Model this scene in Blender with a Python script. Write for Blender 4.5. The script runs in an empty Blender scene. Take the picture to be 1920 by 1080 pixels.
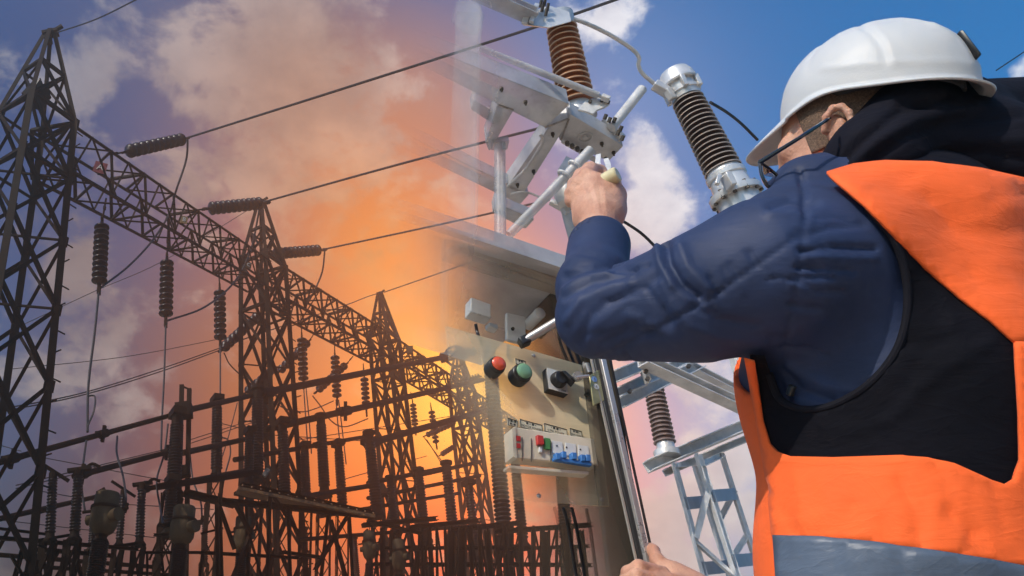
import bpy, math, random
import numpy as np
from mathutils import Vector, Matrix
from mathutils.geometry import delaunay_2d_cdt

# sky tables: (photo x, photo y, spread px, amount, colour)
SKY_LAYERS = [
    (60, 180, 760, 0.97, (46, 80, 142)),
    (420, 60, 300, 0.45, (100, 108, 140)),
    (580, 170, 220, 0.75, (158, 122, 100)),
    (300, 640, 300, 0.5, (104, 94, 96)),
    (1130, 230, 220, 0.65, (140, 174, 234)),
    (800, 190, 180, 0.65, (192, 154, 138)),
    (480, 720, 230, 0.8, (188, 118, 66, 1.15)),
    (700, 430, 290, 0.95, (234, 138, 66, 1.2)),
    (1190, 740, 150, 0.65, (120, 176, 236, 1.3)),
    (1310, 1020, 240, 0.75, (222, 224, 236, 1.6)),
    (120, 1130, 380, 0.97, (44, 30, 26, 0.6)),
    (430, 1060, 260, 0.92, (124, 64, 22, 1.1)),
    (640, 960, 260, 0.92, (218, 108, 18, 1.6)),
    (890, 740, 280, 0.97, (255, 158, 34, 2.5)),
    (910, 1010, 260, 0.95, (238, 88, 0, 3.2)),
    (890, 760, 140, 0.7, (255, 210, 90, 2.8)),
]
CLOUD_BIAS = [
    (1240, 400, 95, 0.30), (1160, 50, 80, 0.22), (1190, 290, 50, 0.16), (1850, 5, 80, 0.10), (1560, 60, 330, -0.30),
    (1330, 850, 110, 0.16), (1250, 1030, 150, 0.2), (1300, 700, 80, 0.12), (1820, 120, 150, -0.2), (1910, 130, 40, 0.3), (1200, 180, 90, 0.06),
    (160, 150, 90, 0.16), (150, 520, 90, 0.17), (480, 60, 260, 0.16), (560, 300, 200, 0.13), (230, 690, 200, 0.06),
    (250, 200, 60, -0.25), (250, 470, 80, -0.1), (60, 30, 80, -0.1), (1240, 800, 60, -0.15),
]
CLOUD_LAYERS = [
    (100, 400, 520, 0.97, (150, 132, 130)),
    (150, 130, 200, 0.8, (160, 168, 188)),
    (560, 120, 330, 0.9, (186, 152, 140)),
    (150, 1080, 330, 0.95, (96, 72, 66)),
    (700, 480, 330, 0.95, (240, 164, 104, 1.1)),
    (860, 800, 330, 0.95, (255, 170, 56, 2.0)),
    (600, 980, 200, 0.9, (230, 122, 30, 1.6)),
]
# ------------------------------------------------------------------ camera, world, sun, exposure
S = bpy.context.scene
F, CX, CY = 1600.0, 660.0, 540.0          # focal length and principal point in px of a 1920 x 1080 frame
PITCH = math.atan(0.6426)
CP, SP = math.cos(PITCH), math.sin(PITCH)
CAMZ = 0.9
cam_d = bpy.data.cameras.new('camera')
cam = bpy.data.objects.new('camera', cam_d)
S.collection.objects.link(cam)
cam.location = (0, 0, CAMZ)
cam.rotation_euler = (math.pi / 2 + PITCH, 0, 0)
cam_d.sensor_width = 36
cam_d.lens = F / 1920 * 36
cam_d.shift_x = (960 - CX) / 1920
cam_d.clip_start, cam_d.clip_end = 0.05, 2000
S.camera = cam
S.render.engine = 'CYCLES'
S.cycles.use_denoising = True
S.cycles.max_bounces = 8
S.cycles.transparent_max_bounces = 24
S.cycles.volume_bounces = 0
S.view_settings.view_transform = 'Standard'
S.view_settings.look = 'None'
S.view_settings.gamma = 1
S.view_settings.exposure = 0.3
SUN_DIR = Vector((-0.50, -0.55, 0.64)).normalized()     # towards the sun: behind the camera, left, high
SUN_EL = math.asin(SUN_DIR.z)
sun_d = bpy.data.lights.new('sun', 'SUN')
sun_d.energy, sun_d.angle, sun_d.color = 3.8, math.radians(0.6), (1, 0.93, 0.84)
sun = bpy.data.objects.new('sun', sun_d)
S.collection.objects.link(sun)
sun.rotation_euler = (-SUN_DIR).to_track_quat('-Z', 'Y').to_euler()

def ray(px, py):
    u = (CY - py) / F
    return Vector(((px - CX) / F, CP - u * SP, SP + u * CP))
def P(px, py, Y):                          # the point at world distance Y in front of the camera seen at this spot of the photo
    r = ray(px, py)
    return Vector((r.x / r.y * Y, Y, CAMZ + r.z / r.y * Y))
def M(px, py, Y):                          # metres per photo px there
    return Y / ray(px, py).y / F
def lin(r, g, b):
    f = lambda c: (c / 255 / 12.92) if c / 255 <= 0.04045 else ((c / 255 + 0.055) / 1.055) ** 2.4
    return (f(r), f(g), f(b), 1)

class NT:                                  # tiny node-graph helper
    def __init__(s, tree): s.t = tree
    def n(s, typ, **kw):
        o = s.t.nodes.new(typ)
        for k, v in kw.items(): setattr(o, k, v)
        return o
    def put(s, sock, v):
        if isinstance(v, bpy.types.NodeSocket): s.t.links.new(v, sock)
        else: sock.default_value = v
    def math(s, op, a, b=0.0, c=0.0, clamp=False):
        o = s.n('ShaderNodeMath', operation=op, use_clamp=clamp)
        for k, v in zip((0, 1, 2), (a, b, c)): s.put(o.inputs[k], v)
        return o.outputs[0]
    def vmath(s, op, a, b=None, scale=None):
        o = s.n('ShaderNodeVectorMath', operation=op)
        s.put(o.inputs[0], a)
        if b is not None: s.put(o.inputs[1], b)
        if scale is not None: s.put(o.inputs['Scale'], scale)
        return o.outputs['Value'] if op in ('DOT_PRODUCT', 'LENGTH', 'DISTANCE') else o.outputs[0]
    def mix(s, f, a, b, mode='MIX'):
        o = s.n('ShaderNodeMix', data_type='RGBA', blend_type=mode)
        s.put(o.inputs['Factor'], f); s.put(o.inputs['A'], a); s.put(o.inputs['B'], b)
        return o.outputs['Result']
    def noise(s, vec, scale, detail=4, rough=0.55, dist=0.0):
        o = s.n('ShaderNodeTexNoise')
        s.put(o.inputs['Vector'], vec)
        for k, v in (('Scale', scale), ('Detail', detail), ('Roughness', rough), ('Distortion', dist)): s.put(o.inputs[k], v)
        return o.outputs['Fac']
    def step(s, x, lo, hi):
        o = s.n('ShaderNodeMapRange', interpolation_type='SMOOTHSTEP')
        s.put(o.inputs[0], x); o.inputs[1].default_value = lo; o.inputs[2].default_value = hi
        return o.outputs[0]

world = bpy.data.worlds.new('World')
S.world = world
world.use_nodes = True
wt = world.node_tree
wt.nodes.clear()
g = NT(wt)
D = g.n('ShaderNodeTexCoord').outputs['Generated']
def blob(px, py, sig, amp=1.0):            # soft patch of sky around the direction of one spot of the photo
    c = ray(px, py).normalized()
    d = g.vmath('DISTANCE', D, tuple(c))
    k = sig / F * 0.9
    e = g.math('POWER', 2.71828, g.math('MULTIPLY', g.math('MULTIPLY', d, d), -1.0 / (k * k)))
    return g.math('MULTIPLY', e, amp)
sky = g.n('ShaderNodeTexSky', sky_type='NISHITA', sun_disc=False, sun_elevation=SUN_EL,
          sun_rotation=math.atan2(SUN_DIR.x, SUN_DIR.y), air_density=1.0, dust_density=0.4, ozone_density=2.0)
WS = 0.12                                   # background strength
def wc(r, g_, b, k=1.0):
    l = lin(r, g_, b)
    k = k / (WS * 2 ** S.view_settings.exposure)
    return (l[0] * k, l[1] * k, l[2] * k, 1)
col = g.mix(1.0, sky.outputs[0], (0.13, 1.0, 1.62, 1), 'MULTIPLY')
for (px, py, sig, amp, c) in SKY_LAYERS:
    col = g.mix(blob(px, py, sig, amp), col, wc(*c))
# clouds
cv = g.vmath('MULTIPLY', D, (1.0, 1.0, 1.35))
n1 = g.noise(cv, 8.0, 9, 0.62, 0.35)
n2 = g.noise(g.vmath('ADD', cv, (3.1, 1.7, 0.4)), 17.0, 8, 0.62, 0.2)
nn = g.math('ADD', g.math('MULTIPLY', n1, 0.62), g.math('MULTIPLY', n2, 0.38))
bias = None
for (px, py, sig, amp) in CLOUD_BIAS:
    b = blob(px, py, sig, amp)
    bias = b if bias is None else g.math('ADD', bias, b)
cm = g.step(g.math('ADD', nn, bias), 0.52, 0.67)
ccol = wc(246, 245, 248, 1.5)
for (px, py, sig, amp, c) in CLOUD_LAYERS:
    ccol = g.mix(blob(px, py, sig, amp), ccol, wc(*c))
shade = g.step(g.noise(g.vmath('ADD', cv, (0.02, -0.03, 0.05)), 11.0, 6, 0.6), 0.3, 0.75)
ccol = g.mix(g.math('MULTIPLY', shade, 0.6), ccol, g.mix(1.0, ccol, (0.42, 0.42, 0.50, 1), 'MULTIPLY'))
col = g.mix(g.math('MULTIPLY', cm, 0.92), col, ccol)
bg = g.n('ShaderNodeBackground')
g.put(bg.inputs[0], col); bg.inputs[1].default_value = WS
wt.links.new(bg.outputs[0], g.n('ShaderNodeOutputWorld').inputs[0])
world.cycles.sampling_method = 'MANUAL'
world.cycles.sample_map_resolution = 1024

# ------------------------------------------------------------------ mesh helpers
def perp(d):
    d = d.normalized()
    a = Vector((0, 0, 1)) if abs(d.z) < 0.9 else Vector((1, 0, 0))
    x = d.cross(a).normalized()
    return x, x.cross(d).normalized()
class MB:
    def __init__(s): s.v, s.f = [], []
    def add(s, vs, fs):
        o = len(s.v)
        s.v += [Vector(v) for v in vs]
        s.f += [tuple(i + o for i in f) for f in fs]
        return s
    def hexa(s, q):                        # 8 corners: 4 of one face, then the 4 opposite
        return s.add(q, [(0, 3, 2, 1), (4, 5, 6, 7), (0, 1, 5, 4), (1, 2, 6, 5), (2, 3, 7, 6), (3, 0, 4, 7)])
    def bar(s, a, b, w, h=None, up=None):
        a, b = Vector(a), Vector(b)
        h = h or w
        d = (b - a).normalized()
        x = d.cross(Vector(up)).normalized() if up is not None else perp(d)[0]
        y = x.cross(d).normalized()
        x, y = x * w / 2, y * h / 2
        return s.hexa([a - x - y, a + x - y, a + x + y, a - x + y, b - x - y, b + x - y, b + x + y, b - x + y])
    def angle(s, a, b, w, t=None, up=None):  # rolled angle section: two thin legs
        a, b = Vector(a), Vector(b)
        t = t or w * 0.14
        d = (b - a).normalized()
        x = d.cross(Vector(up)).normalized() if up is not None else perp(d)[0]
        y = x.cross(d).normalized()
        pr = [(0, 0), (w, 0), (w, t), (t, t), (t, w), (0, w)]
        vs = [p + x * (i - w / 2) + y * (j - w / 2) for p in (a, b) for i, j in pr]
        return s.add(vs, [(i, (i + 1) % 6, 6 + (i + 1) % 6, 6 + i) for i in range(6)] + [(0, 3, 2, 1), (0, 5, 4, 3), (6, 7, 8, 9), (6, 9, 10, 11)])
    def channel(s, a, b, w, h, t=0.006, up=None):
        a, b = Vector(a), Vector(b)
        d = (b - a).normalized()
        x = d.cross(Vector(up)).normalized() if up is not None else perp(d)[0]
        y = x.cross(d).normalized()
        pr = [(-w / 2, -h / 2), (w / 2, -h / 2), (w / 2, -h / 2 + t), (-w / 2 + t, -h / 2 + t), (-w / 2 + t, h / 2 - t), (w / 2, h / 2 - t), (w / 2, h / 2), (-w / 2, h / 2)]
        vs = [p + x * i + y * j for p in (a, b) for i, j in pr]
        return s.add(vs, [(i, (i + 1) % 8, 8 + (i + 1) % 8, 8 + i) for i in range(8)] + [(0, 3, 2, 1), (0, 7, 4, 3), (4, 7, 6, 5), (8, 9, 10, 11), (8, 11, 12, 15), (12, 13, 14, 15)])
    def tube(s, pts, r, n=8, caps=True):
        pts = [Vector(p) for p in pts]
        m = len(pts)
        rr = r if isinstance(r, (list, tuple)) else [r] * m
        d = (pts[1] - pts[0]).normalized()
        x, y = perp(d)
        vs, fs = [], []
        for i, p in enumerate(pts):
            if i:
                d2 = (pts[min(i + 1, m - 1)] - pts[i - 1]).normalized()
                q = d.rotation_difference(d2)
                x, y, d = q @ x, q @ y, d2
            vs += [p + (x * math.cos(2 * math.pi * k / n) + y * math.sin(2 * math.pi * k / n)) * rr[i] for k in range(n)]
        for i in range(m - 1):
            for k in range(n):
                fs.append((i * n + k, i * n + (k + 1) % n, (i + 1) * n + (k + 1) % n, (i + 1) * n + k))
        if caps:
            fs += [tuple(range(n - 1, -1, -1)), tuple(range((m - 1) * n, m * n))]
        return s.add(vs, fs)
    def lathe(s, a, b, prof, n=16):        # prof: (fraction along a-b, radius)
        a, b = Vector(a), Vector(b)
        x, y = perp(b - a)
        vs, fs = [], []
        for t, r in prof:
            c = a + (b - a) * t
            vs += [c + (x * math.cos(2 * math.pi * k / n) + y * math.sin(2 * math.pi * k / n)) * r for k in range(n)]
        m = len(prof)
        for i in range(m - 1):
            for k in range(n):
                fs.append((i * n + k, i * n + (k + 1) % n, (i + 1) * n + (k + 1) % n, (i + 1) * n + k))
        fs += [tuple(range(n - 1, -1, -1)), tuple(range((m - 1) * n, m * n))]
        return s.add(vs, fs)
    def ring(s, c, ax, R, r, n=16, m=8, arc=1.0, start=0.0):
        x, y = perp(Vector(ax))
        k = max(3, int(n * arc))
        pts = [Vector(c) + (x * math.cos(start + 2 * math.pi * arc * i / k) + y * math.sin(start + 2 * math.pi * arc * i / k)) * R for i in range(k + 1)]
        return s.tube(pts, r, m, arc < 1)
    def plate(s, pts, off):                # polygon and its copy shifted by a vector
        off = Vector(off)
        k = len(pts)
        vs = [Vector(p) for p in pts] + [Vector(p) + off for p in pts]
        return s.add(vs, [tuple(range(k)), tuple(range(2 * k - 1, k - 1, -1))] + [(i, k + i, k + (i + 1) % k, (i + 1) % k) for i in range(k)])
    def build(s, name, mat, parent=None, bevel=0.0, ang=35):
        me = bpy.data.meshes.new(name)
        off = parent_loc(parent)
        me.from_pydata([v - off for v in s.v], [], s.f)
        import bmesh
        bm = bmesh.new(); bm.from_mesh(me)
        bmesh.ops.recalc_face_normals(bm, faces=bm.faces)
        bm.to_mesh(me); bm.free()
        me.polygons.foreach_set('use_smooth', [True] * len(me.polygons))
        me.set_sharp_from_angle(angle=math.radians(ang))
        me.materials.append(mat)
        o = bpy.data.objects.new(name, me)
        S.collection.objects.link(o)
        if parent: o.parent = parent
        if bevel:
            b = o.modifiers.new('bevel', 'BEVEL'); b.width = bevel; b.segments = 2; b.limit_method = 'ANGLE'; b.harden_normals = False
        return o
def parent_loc(p):
    v = Vector((0, 0, 0))
    while p: v = v + p.location; p = p.parent
    return v
def tag(o, label, cat, group=None, kind=None):
    o['label'] = label; o['category'] = cat; o['kind'] = kind or 'thing'
    if group: o['group'] = group
    if kind: o['kind'] = kind
    return o
def thing(name, loc, label, cat, group=None):
    o = bpy.data.objects.new(name, None)
    S.collection.objects.link(o)
    o.empty_display_size = 0.1
    o.location = loc
    return tag(o, label, cat, group)
def spline(pts, k=8):                      # smooth curve through points
    pts = [Vector(p) for p in pts]
    q = [pts[0] * 2 - pts[1]] + pts + [pts[-1] * 2 - pts[-2]]
    out = []
    for i in range(1, len(q) - 2):
        for j in range(k):
            t = j / k
            a, b, c, d = q[i - 1], q[i], q[i + 1], q[i + 2]
            out.append(0.5 * ((2 * b) + (c - a) * t + (2 * a - 5 * b + 4 * c - d) * t * t + (3 * b - a - 3 * c + d) * t ** 3))
    return out + [pts[-1]]
def text(body, o, ux, uy, h, mat, parent, name='lettering'):   # lettering mesh on a surface
    cu = bpy.data.curves.new(name, 'FONT'); cu.body = body; cu.size = h; cu.align_x = 'CENTER'; cu.align_y = 'CENTER'; cu.extrude = h * 0.015
    t = bpy.data.objects.new(name, cu); S.collection.objects.link(t)
    dg = bpy.context.evaluated_depsgraph_get(); dg.update()
    me = bpy.data.meshes.new_from_object(t.evaluated_get(dg))
    bpy.data.objects.remove(t)
    ux, uy = Vector(ux).normalized(), Vector(uy).normalized()
    uz = ux.cross(uy).normalized(); uy = uz.cross(ux)
    m = Matrix((ux, uy, uz)).transposed().to_4x4()
    m.translation = Vector(o) - parent_loc(parent)
    me.transform(m)
    me.materials.clear(); me.materials.append(mat)
    r = bpy.data.objects.new(name, me); S.collection.objects.link(r); r.parent = parent
    return r

# ------------------------------------------------------------------ materials
def material(name, base, rough=0.5, metal=0.0, var=0.25, scale=6.0, bump=0.0, bscale=60.0, alt=None, fade=None, spec=0.5, stretch=None, coat=0.0, spots=None):
    m = bpy.data.materials.new(name); m.use_nodes = True
    t = m.node_tree; q = NT(t)
    b = t.nodes['Principled BSDF']
    pos = q.n('ShaderNodeNewGeometry').outputs['Position']
    vec = q.vmath('MULTIPLY', pos, stretch) if stretch else pos
    nz = q.step(q.noise(vec, scale, 6, 0.62, 0.2), 0.3, 0.72)
    dark = tuple(c * (1 - var) for c in base[:3]) + (1,)
    lite = (alt if alt else tuple(min(1, c * (1 + var * 0.6)) for c in base[:3]) + (1,))
    c = q.mix(nz, dark, lite)
    if spots:
        c = q.mix(q.math('MULTIPLY', q.step(q.noise(pos, spots[0], 5, 0.7), spots[1], spots[1] + 0.12), spots[3]), c, spots[2])
    q.put(b.inputs['Base Color'], c)
    b.inputs['Metallic'].default_value = metal
    q.put(b.inputs['Roughness'], q.math('ADD', rough - 0.08, q.math('MULTIPLY', nz, 0.16)))
    b.inputs['Specular IOR Level'].default_value = spec
    b.inputs['Coat Weight'].default_value = coat
    if bump:
        bn = q.n('ShaderNodeBump'); bn.inputs['Strength'].default_value = bump; bn.inputs['Distance'].default_value = 0.004
        q.put(bn.inputs['Height'], q.noise(vec, bscale, 4, 0.6))
        t.links.new(bn.outputs[0], b.inputs['Normal'])
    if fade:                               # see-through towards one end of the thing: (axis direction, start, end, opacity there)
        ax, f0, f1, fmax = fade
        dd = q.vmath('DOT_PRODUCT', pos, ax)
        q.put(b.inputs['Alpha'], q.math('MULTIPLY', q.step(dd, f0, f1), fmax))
    return m

# ------------------------------------------------------------------ ground
m_gravel = material('gravel', (0.50, 0.41, 0.31), 0.9, var=0.35, scale=30, bump=0.6, bscale=240)
gm = MB(); gm.add([(-150, -150, 0), (150, -150, 0), (150, 150, 0), (-150, 150, 0)], [(0, 1, 2, 3)])
gr = gm.build('ground', m_gravel); gr['kind'] = 'structure'

# ------------------------------------------------------------------ the switchyard behind (dark weathered steel)
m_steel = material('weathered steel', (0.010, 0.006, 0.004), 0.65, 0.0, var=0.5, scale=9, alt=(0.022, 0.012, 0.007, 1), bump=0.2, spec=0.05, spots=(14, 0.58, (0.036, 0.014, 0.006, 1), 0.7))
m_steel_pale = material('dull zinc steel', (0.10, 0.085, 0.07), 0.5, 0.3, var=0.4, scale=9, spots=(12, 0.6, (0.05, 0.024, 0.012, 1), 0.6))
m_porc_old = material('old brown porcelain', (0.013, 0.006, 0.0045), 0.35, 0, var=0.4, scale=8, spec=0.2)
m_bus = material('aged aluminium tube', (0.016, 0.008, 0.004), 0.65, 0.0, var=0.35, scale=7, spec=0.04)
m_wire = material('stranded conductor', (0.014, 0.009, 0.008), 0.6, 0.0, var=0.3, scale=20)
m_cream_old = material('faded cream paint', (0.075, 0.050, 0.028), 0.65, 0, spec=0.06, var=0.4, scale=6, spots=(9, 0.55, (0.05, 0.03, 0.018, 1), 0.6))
m_rust_lit = material('sunlit rusted deck plate', (0.10, 0.038, 0.014), 0.7, 0.1, var=0.6, scale=14, alt=(0.24, 0.11, 0.035, 1))  # rust, with golden sun highlights of the deck put into the lighter tone
m_red = material('red enamel', (0.16, 0.016, 0.012), 0.5)
m_yellow = material('ochre enamel', (0.22, 0.12, 0.03), 0.5)
m_white = material('white enamel', (0.55, 0.52, 0.48), 0.5)
rng = random.Random(4)
P0, M0 = P, M
YM = lambda Y: Y if Y < 10.4 else 10.4 + (Y - 10.4) * 2.3      # yard rows stretched farther back so the haze over them deepens
P = lambda px, py, Y: P0(px, py, YM(Y))
M = lambda px, py, Y: M0(px, py, YM(Y))

def tower_axis(top, low, Y):               # straight line through two spots of the photo, at one distance
    a, b = P(top[0], top[1], Y), P(low[0], low[1], Y)
    return lambda z: b + (a - b) * ((z - b.z) / (a.z - b.z))
BD = Vector((0.57, 0.82, 0)).normalized()  # run of the gantry beam
BN = Vector((0.82, -0.57, 0)).normalized()
towers = []
for (top, low, Y, hw_t, hw_b, zw, lab) in [
    ((95, 62), (-28, 860), 10.4, 0.43, 0.56, 10.95, 'tallest dark lattice tower, a box bolted inside its peak, beside the red letter sign'),
    ((490, 378), (511, 1000), 15.2, 0.34, 0.44, 11.25, 'second lattice tower, behind the twin steel columns, a strain string across its tip'),
    ((712, 550), (753, 960), 18.85, 0.27, 0.34, 11.5, 'third lattice tower with a flat capped tip and a square floodlight on its shoulder'),
    ((857, 655), (892, 950), 22.2, 0.27, 0.33, 11.7, 'farthest lattice gantry tower, fading into the orange glow behind the control cabinet')]:
    ax = tower_axis(top, low, Y)
    sc = YM(Y) / Y; hw_t *= sc; hw_b *= sc; zw = (zw - 0.9) * sc + 0.9
    root = thing('lattice_tower', ax(0), lab, 'lattice tower', 'lattice towers of the gantry')
    apex = P(top[0], top[1], Y)
    hw = lambda z: hw_b + (hw_t - hw_b) * z / zw
    corner = lambda z, i: ax(z) + BD * hw(z) * (-1, 1, 1, -1)[i] + BN * hw(z) * (-1, -1, 1, 1)[i]
    w = 0.11 if Y < 12 else 0.095 * sc
    legs, br = MB(), MB()
    for i in range(4):
        legs.angle(corner(0, i), corner(zw, i), w)
    npan = 9
    zs = [zw * (1 - (1 - k / npan) ** 1.0) for k in range(npan + 1)]
    for k in range(npan):
        for i in range(4):
            j = (i + 1) % 4
            br.angle(corner(zs[k], i), corner(zs[k + 1], j), 0.055 * sc)
            br.angle(corner(zs[k], j) , corner(zs[k + 1], i), 0.05 * sc)
            if k in (0, npan - 1, npan - 2): br.angle(corner(zs[k + 1], i), corner(zs[k + 1], j), 0.06 * sc)
    for k in range(6, npan):
        br.bar(corner(zs[k], 0), corner(zs[k], 2), 0.03)
    pk = MB()
    zm = zw + (apex.z - zw) * 0.52
    for i in range(4):
        tip = apex + (corner(zw, i) - ax(zw)) * 0.12
        pk.angle(corner(zw, i), tip, 0.075 * sc)
        j = (i + 1) % 4
        mi = corner(zw, i).lerp(tip, 0.5); tj = apex + (corner(zw, j) - ax(zw)) * 0.12; mj = corner(zw, j).lerp(tj, 0.5)
        pk.angle(mi, mj, 0.055 * sc); pk.angle(corner(zw, i), mj, 0.05 * sc)
        pk.angle(corner(zw, j), mi, 0.045 * sc)
    if Y < 16:                              # gusset plates where the braces land, and climbing pegs up one leg
        gp = br
        for k in range(1, npan + 1):
            for i in range(4):
                p = corner(zs[k], i); j = (i + 1) % 4
                dr = (corner(zs[k], j) - p).normalized()
                gp.bar(p + dr * 0.01 + Vector((0, 0, -0.09 * sc)), p + dr * 0.01 + Vector((0, 0, 0.09 * sc)), 0.17 * sc, 0.012, up=dr.cross(Vector((0, 0, 1))))
        pg = legs
        for k in range(int(zw / 0.38)):
            p = corner(0.5 + k * 0.38, 2); pg.tube([p, p + (BD if k % 2 else BN) * 0.17 * sc], 0.011 * sc, 6)
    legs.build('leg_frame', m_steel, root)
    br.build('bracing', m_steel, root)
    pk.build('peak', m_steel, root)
    cp = MB()
    cp.bar(apex + Vector((-0.13, 0, -0.05)), apex + Vector((0.13, 0, 0.03)), 0.16, 0.07)
    cp.bar(apex + Vector((-0.02, 0, -0.02)), apex + Vector((0.2, -0.05, 0.13)), 0.06)
    cp.lathe(apex + Vector((-0.05, 0, -0.22)), apex + Vector((0.06, 0, -0.2)), [(0, 0.06), (0.3, 0.085), (0.7, 0.085), (1, 0.06)], 10)
    cp.build('tip_cap', m_steel, root)
    ft = MB()
    for i in range(4):
        ft.bar(corner(0, i) + Vector((0, 0, 0)), corner(0, i) + Vector((0, 0, 0.25)), 0.34)
    ft.build('footing', m_gravel, root)
    towers.append((ax, zw, hw_t, root))
bx = MB()                                  # gusset box on the near tower
c0 = P(70, 178, 10.3)
t = thing('junction_box', c0, 'dark box bolted inside the peak of the nearest lattice tower', 'junction box')
bx.bar(c0 + Vector((-0.08, 0, -0.16)), c0 + Vector((0.06, 0, 0.14)), 0.3, 0.26); bx.build('housing', m_steel, t)
l = MB(); l.bar(c0 + Vector((0.02, -0.16, -0.15)), c0 + Vector((0.1, -0.16, 0.13)), 0.2, 0.02); l.build('lid', m_steel_pale, t)
for (p, lab, w) in [((203, 250, 10.9), '', 0)]: pass

def truss(A, B, hw, h, n, lab, ms=1.0):
    root = thing('gantry_beam', (A + B) / 2, lab, 'lattice beam', 'lattice gantry beams')
    d = (B - A); dn = d.normalized(); s = dn.cross(Vector((0, 0, 1))).normalized(); up = s.cross(dn)
    c = lambda t, i: A + d * t + s * hw * (-1, 1, 1, -1)[i] + up * h * (-1, -1, 0, 0)[i]
    ch, web = MB(), MB()
    for i in range(4): ch.angle(c(0, i), c(1, i), (0.085 if i == 1 else 0.07) * ms)
    for k in range(n):
        t0, t1 = k / n, (k + 1) / n
        tm = (t0 + t1) / 2
        for i in range(4):
            j = (i + 1) % 4
            web.angle(c(t0, i), c(tm, j), 0.04 * ms); web.angle(c(tm, j), c(t1, i), 0.04 * ms)
            if k % 2 == 0 or i in (1, 3): web.angle(c(t0, i), c(t0, j), 0.055 * ms)
        if k % 2 == 0: web.bar(c(t0, 0), c(t0, 2), 0.03)
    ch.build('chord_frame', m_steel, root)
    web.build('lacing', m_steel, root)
    return c
tp = [towers[i][0](towers[i][1]) for i in range(4)]
tr = []
for i, lab in enumerate(['nearest lattice gantry beam, carrying the red letter sign', 'middle lattice gantry beam between the second and third towers', 'far lattice gantry beam ending in the orange glow']):
    a, b = tp[i], tp[i + 1]
    dn = (b - a).normalized()
    tr.append(truss(a + dn * towers[i][2], b - dn * towers[i + 1][2], (0.38, 0.46, 0.43)[i], (0.85, 1.03, 0.95)[i], (8, 7, 6)[i], lab, (1.0, 1.4, 1.55)[i]))
e = tp[3] + (tp[3] - tp[2]).normalized() * 11
tr.append(truss(tp[3] + (e - tp[3]).normalized() * 0.45, e, 0.43, 0.88, 8, 'last stub of lattice gantry beam running on beyond the farthest tower', 1.6))

def sign(px, py, Y, w, h, mat, ch, lab):
    c = P(px, py, Y)
    t = thing('letter_sign', c, lab, 'sign')
    ux, uy = Vector((0.93, 0.3, -0.1)).normalized(), Vector((0.1, -0.02, 1)).normalized()
    nn = ux.cross(uy)
    q = [c + ux * i * w / 2 + uy * j * h / 2 for i, j in ((-1, -1), (1, -1), (1, 1), (-1, 1))]
    MB().plate(q, -nn * 0.008).build('plate', mat, t)
    text(ch, c + nn * 0.01, ux, uy, h * 0.75, m_white, t)
    b = MB(); b.bar(c - nn * 0.03 - uy * h * 0.6, c - nn * 0.03 + uy * h * 0.6, 0.03); b.build('bracket', m_steel, t)
sign(188, 314, 11.2, 0.23, 0.25, m_red, 'A', 'red sign plate lettered A, on the nearest gantry beam')
sign(345, 412, 12.9, 0.17, 0.2, m_yellow, 'B', 'ochre sign plate hanging from the gantry beam beside the second strain string')
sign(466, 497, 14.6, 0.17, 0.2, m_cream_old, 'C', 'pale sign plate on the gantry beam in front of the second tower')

# floodlight on the third tower
c = P(768, 657, 18.4)
t = thing('floodlight', c, 'square floodlight on the shoulder of the third lattice tower', 'floodlight')
b = MB(); b.hexa([c + Vector(v) for v in ((-0.13, -0.06, -0.16), (0.13, -0.1, -0.16), (0.13, -0.1, 0.16), (-0.13, -0.06, 0.16), (-0.07, 0.16, -0.1), (0.07, 0.16, -0.1), (0.07, 0.16, 0.1), (-0.07, 0.16, 0.1))]); b.build('housing', m_steel, t, 0.01)
b = MB(); b.hexa([c + Vector(v) for v in ((-0.11, -0.075, -0.14), (0.11, -0.112, -0.14), (0.11, -0.112, 0.14), (-0.11, -0.075, 0.14), (-0.11, -0.055, -0.14), (0.11, -0.09, -0.14), (0.11, -0.09, 0.14), (-0.11, -0.055, 0.14))]); b.build('glass', m_cream_old, t)
b = MB(); b.bar(c + Vector((-0.2, 0.1, -0.3)), c + Vector((0, 0.1, -0.05)), 0.04); b.build('bracket', m_steel, t)

# ---- strings of disc insulators
def disc_string(a, b, r, n, lab, link=None, group='disc insulator strings'):
    """a, b: ends of the disc stack as (px, py, Y); link: where the hanger starts"""
    A, B = P(*a), P(*b)
    rr = r * M(*a)
    L = P(*link) if link else A
    t = thing('insulator_string', L, lab, 'insulator string', group)
    ln = (B - A).length
    prof = [(0, rr * 0.25)]
    for k in range(n):
        c = (k + 0.5) / n
        e = 0.5 / n
        prof += [(c - e * 0.95, rr * 0.3), (c - e * 0.6, rr * 0.72), (c - e * 0.2, rr), (c + e * 0.15, rr), (c + e * 0.45, rr * 0.5), (c + e * 0.9, rr * 0.32)]
    prof.append((1, rr * 0.25))
    MB().lathe(A, B, prof, 14).build('disc_stack', m_porc_old, t, ang=60)
    d = (B - A).normalized()
    f = MB()
    f.tube([B - d * 0.01, B + d * rr * 1.0], rr * 0.24, 6)
    f.bar(B + d * rr * 0.8, B + d * rr * 1.7, rr * 0.55, rr * 0.4)
    f.build('end_clamp', m_steel, t)
    f = MB(); f.tube([A - d * rr * 0.6, A + d * 0.01], rr * 0.22, 6)
    if link:
        f.tube([L, A - d * rr * 0.5], rr * 0.13, 6)
        f.bar(L + (A - L) * 0.3, L + (A - L) * 0.42, rr * 0.4, rr * 0.3); f.bar(A - d * rr * 1.3, A - d * rr * 0.7, rr * 0.5, rr * 0.3)
    f.build('hanger', m_steel, t)
    return t
disc_string((191, 422, 11.6), (186, 531, 11.6), 14, 11, 'longest hanging string of dark discs, between the tallest tower and the ochre sign', (199, 372, 11.6))
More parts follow.
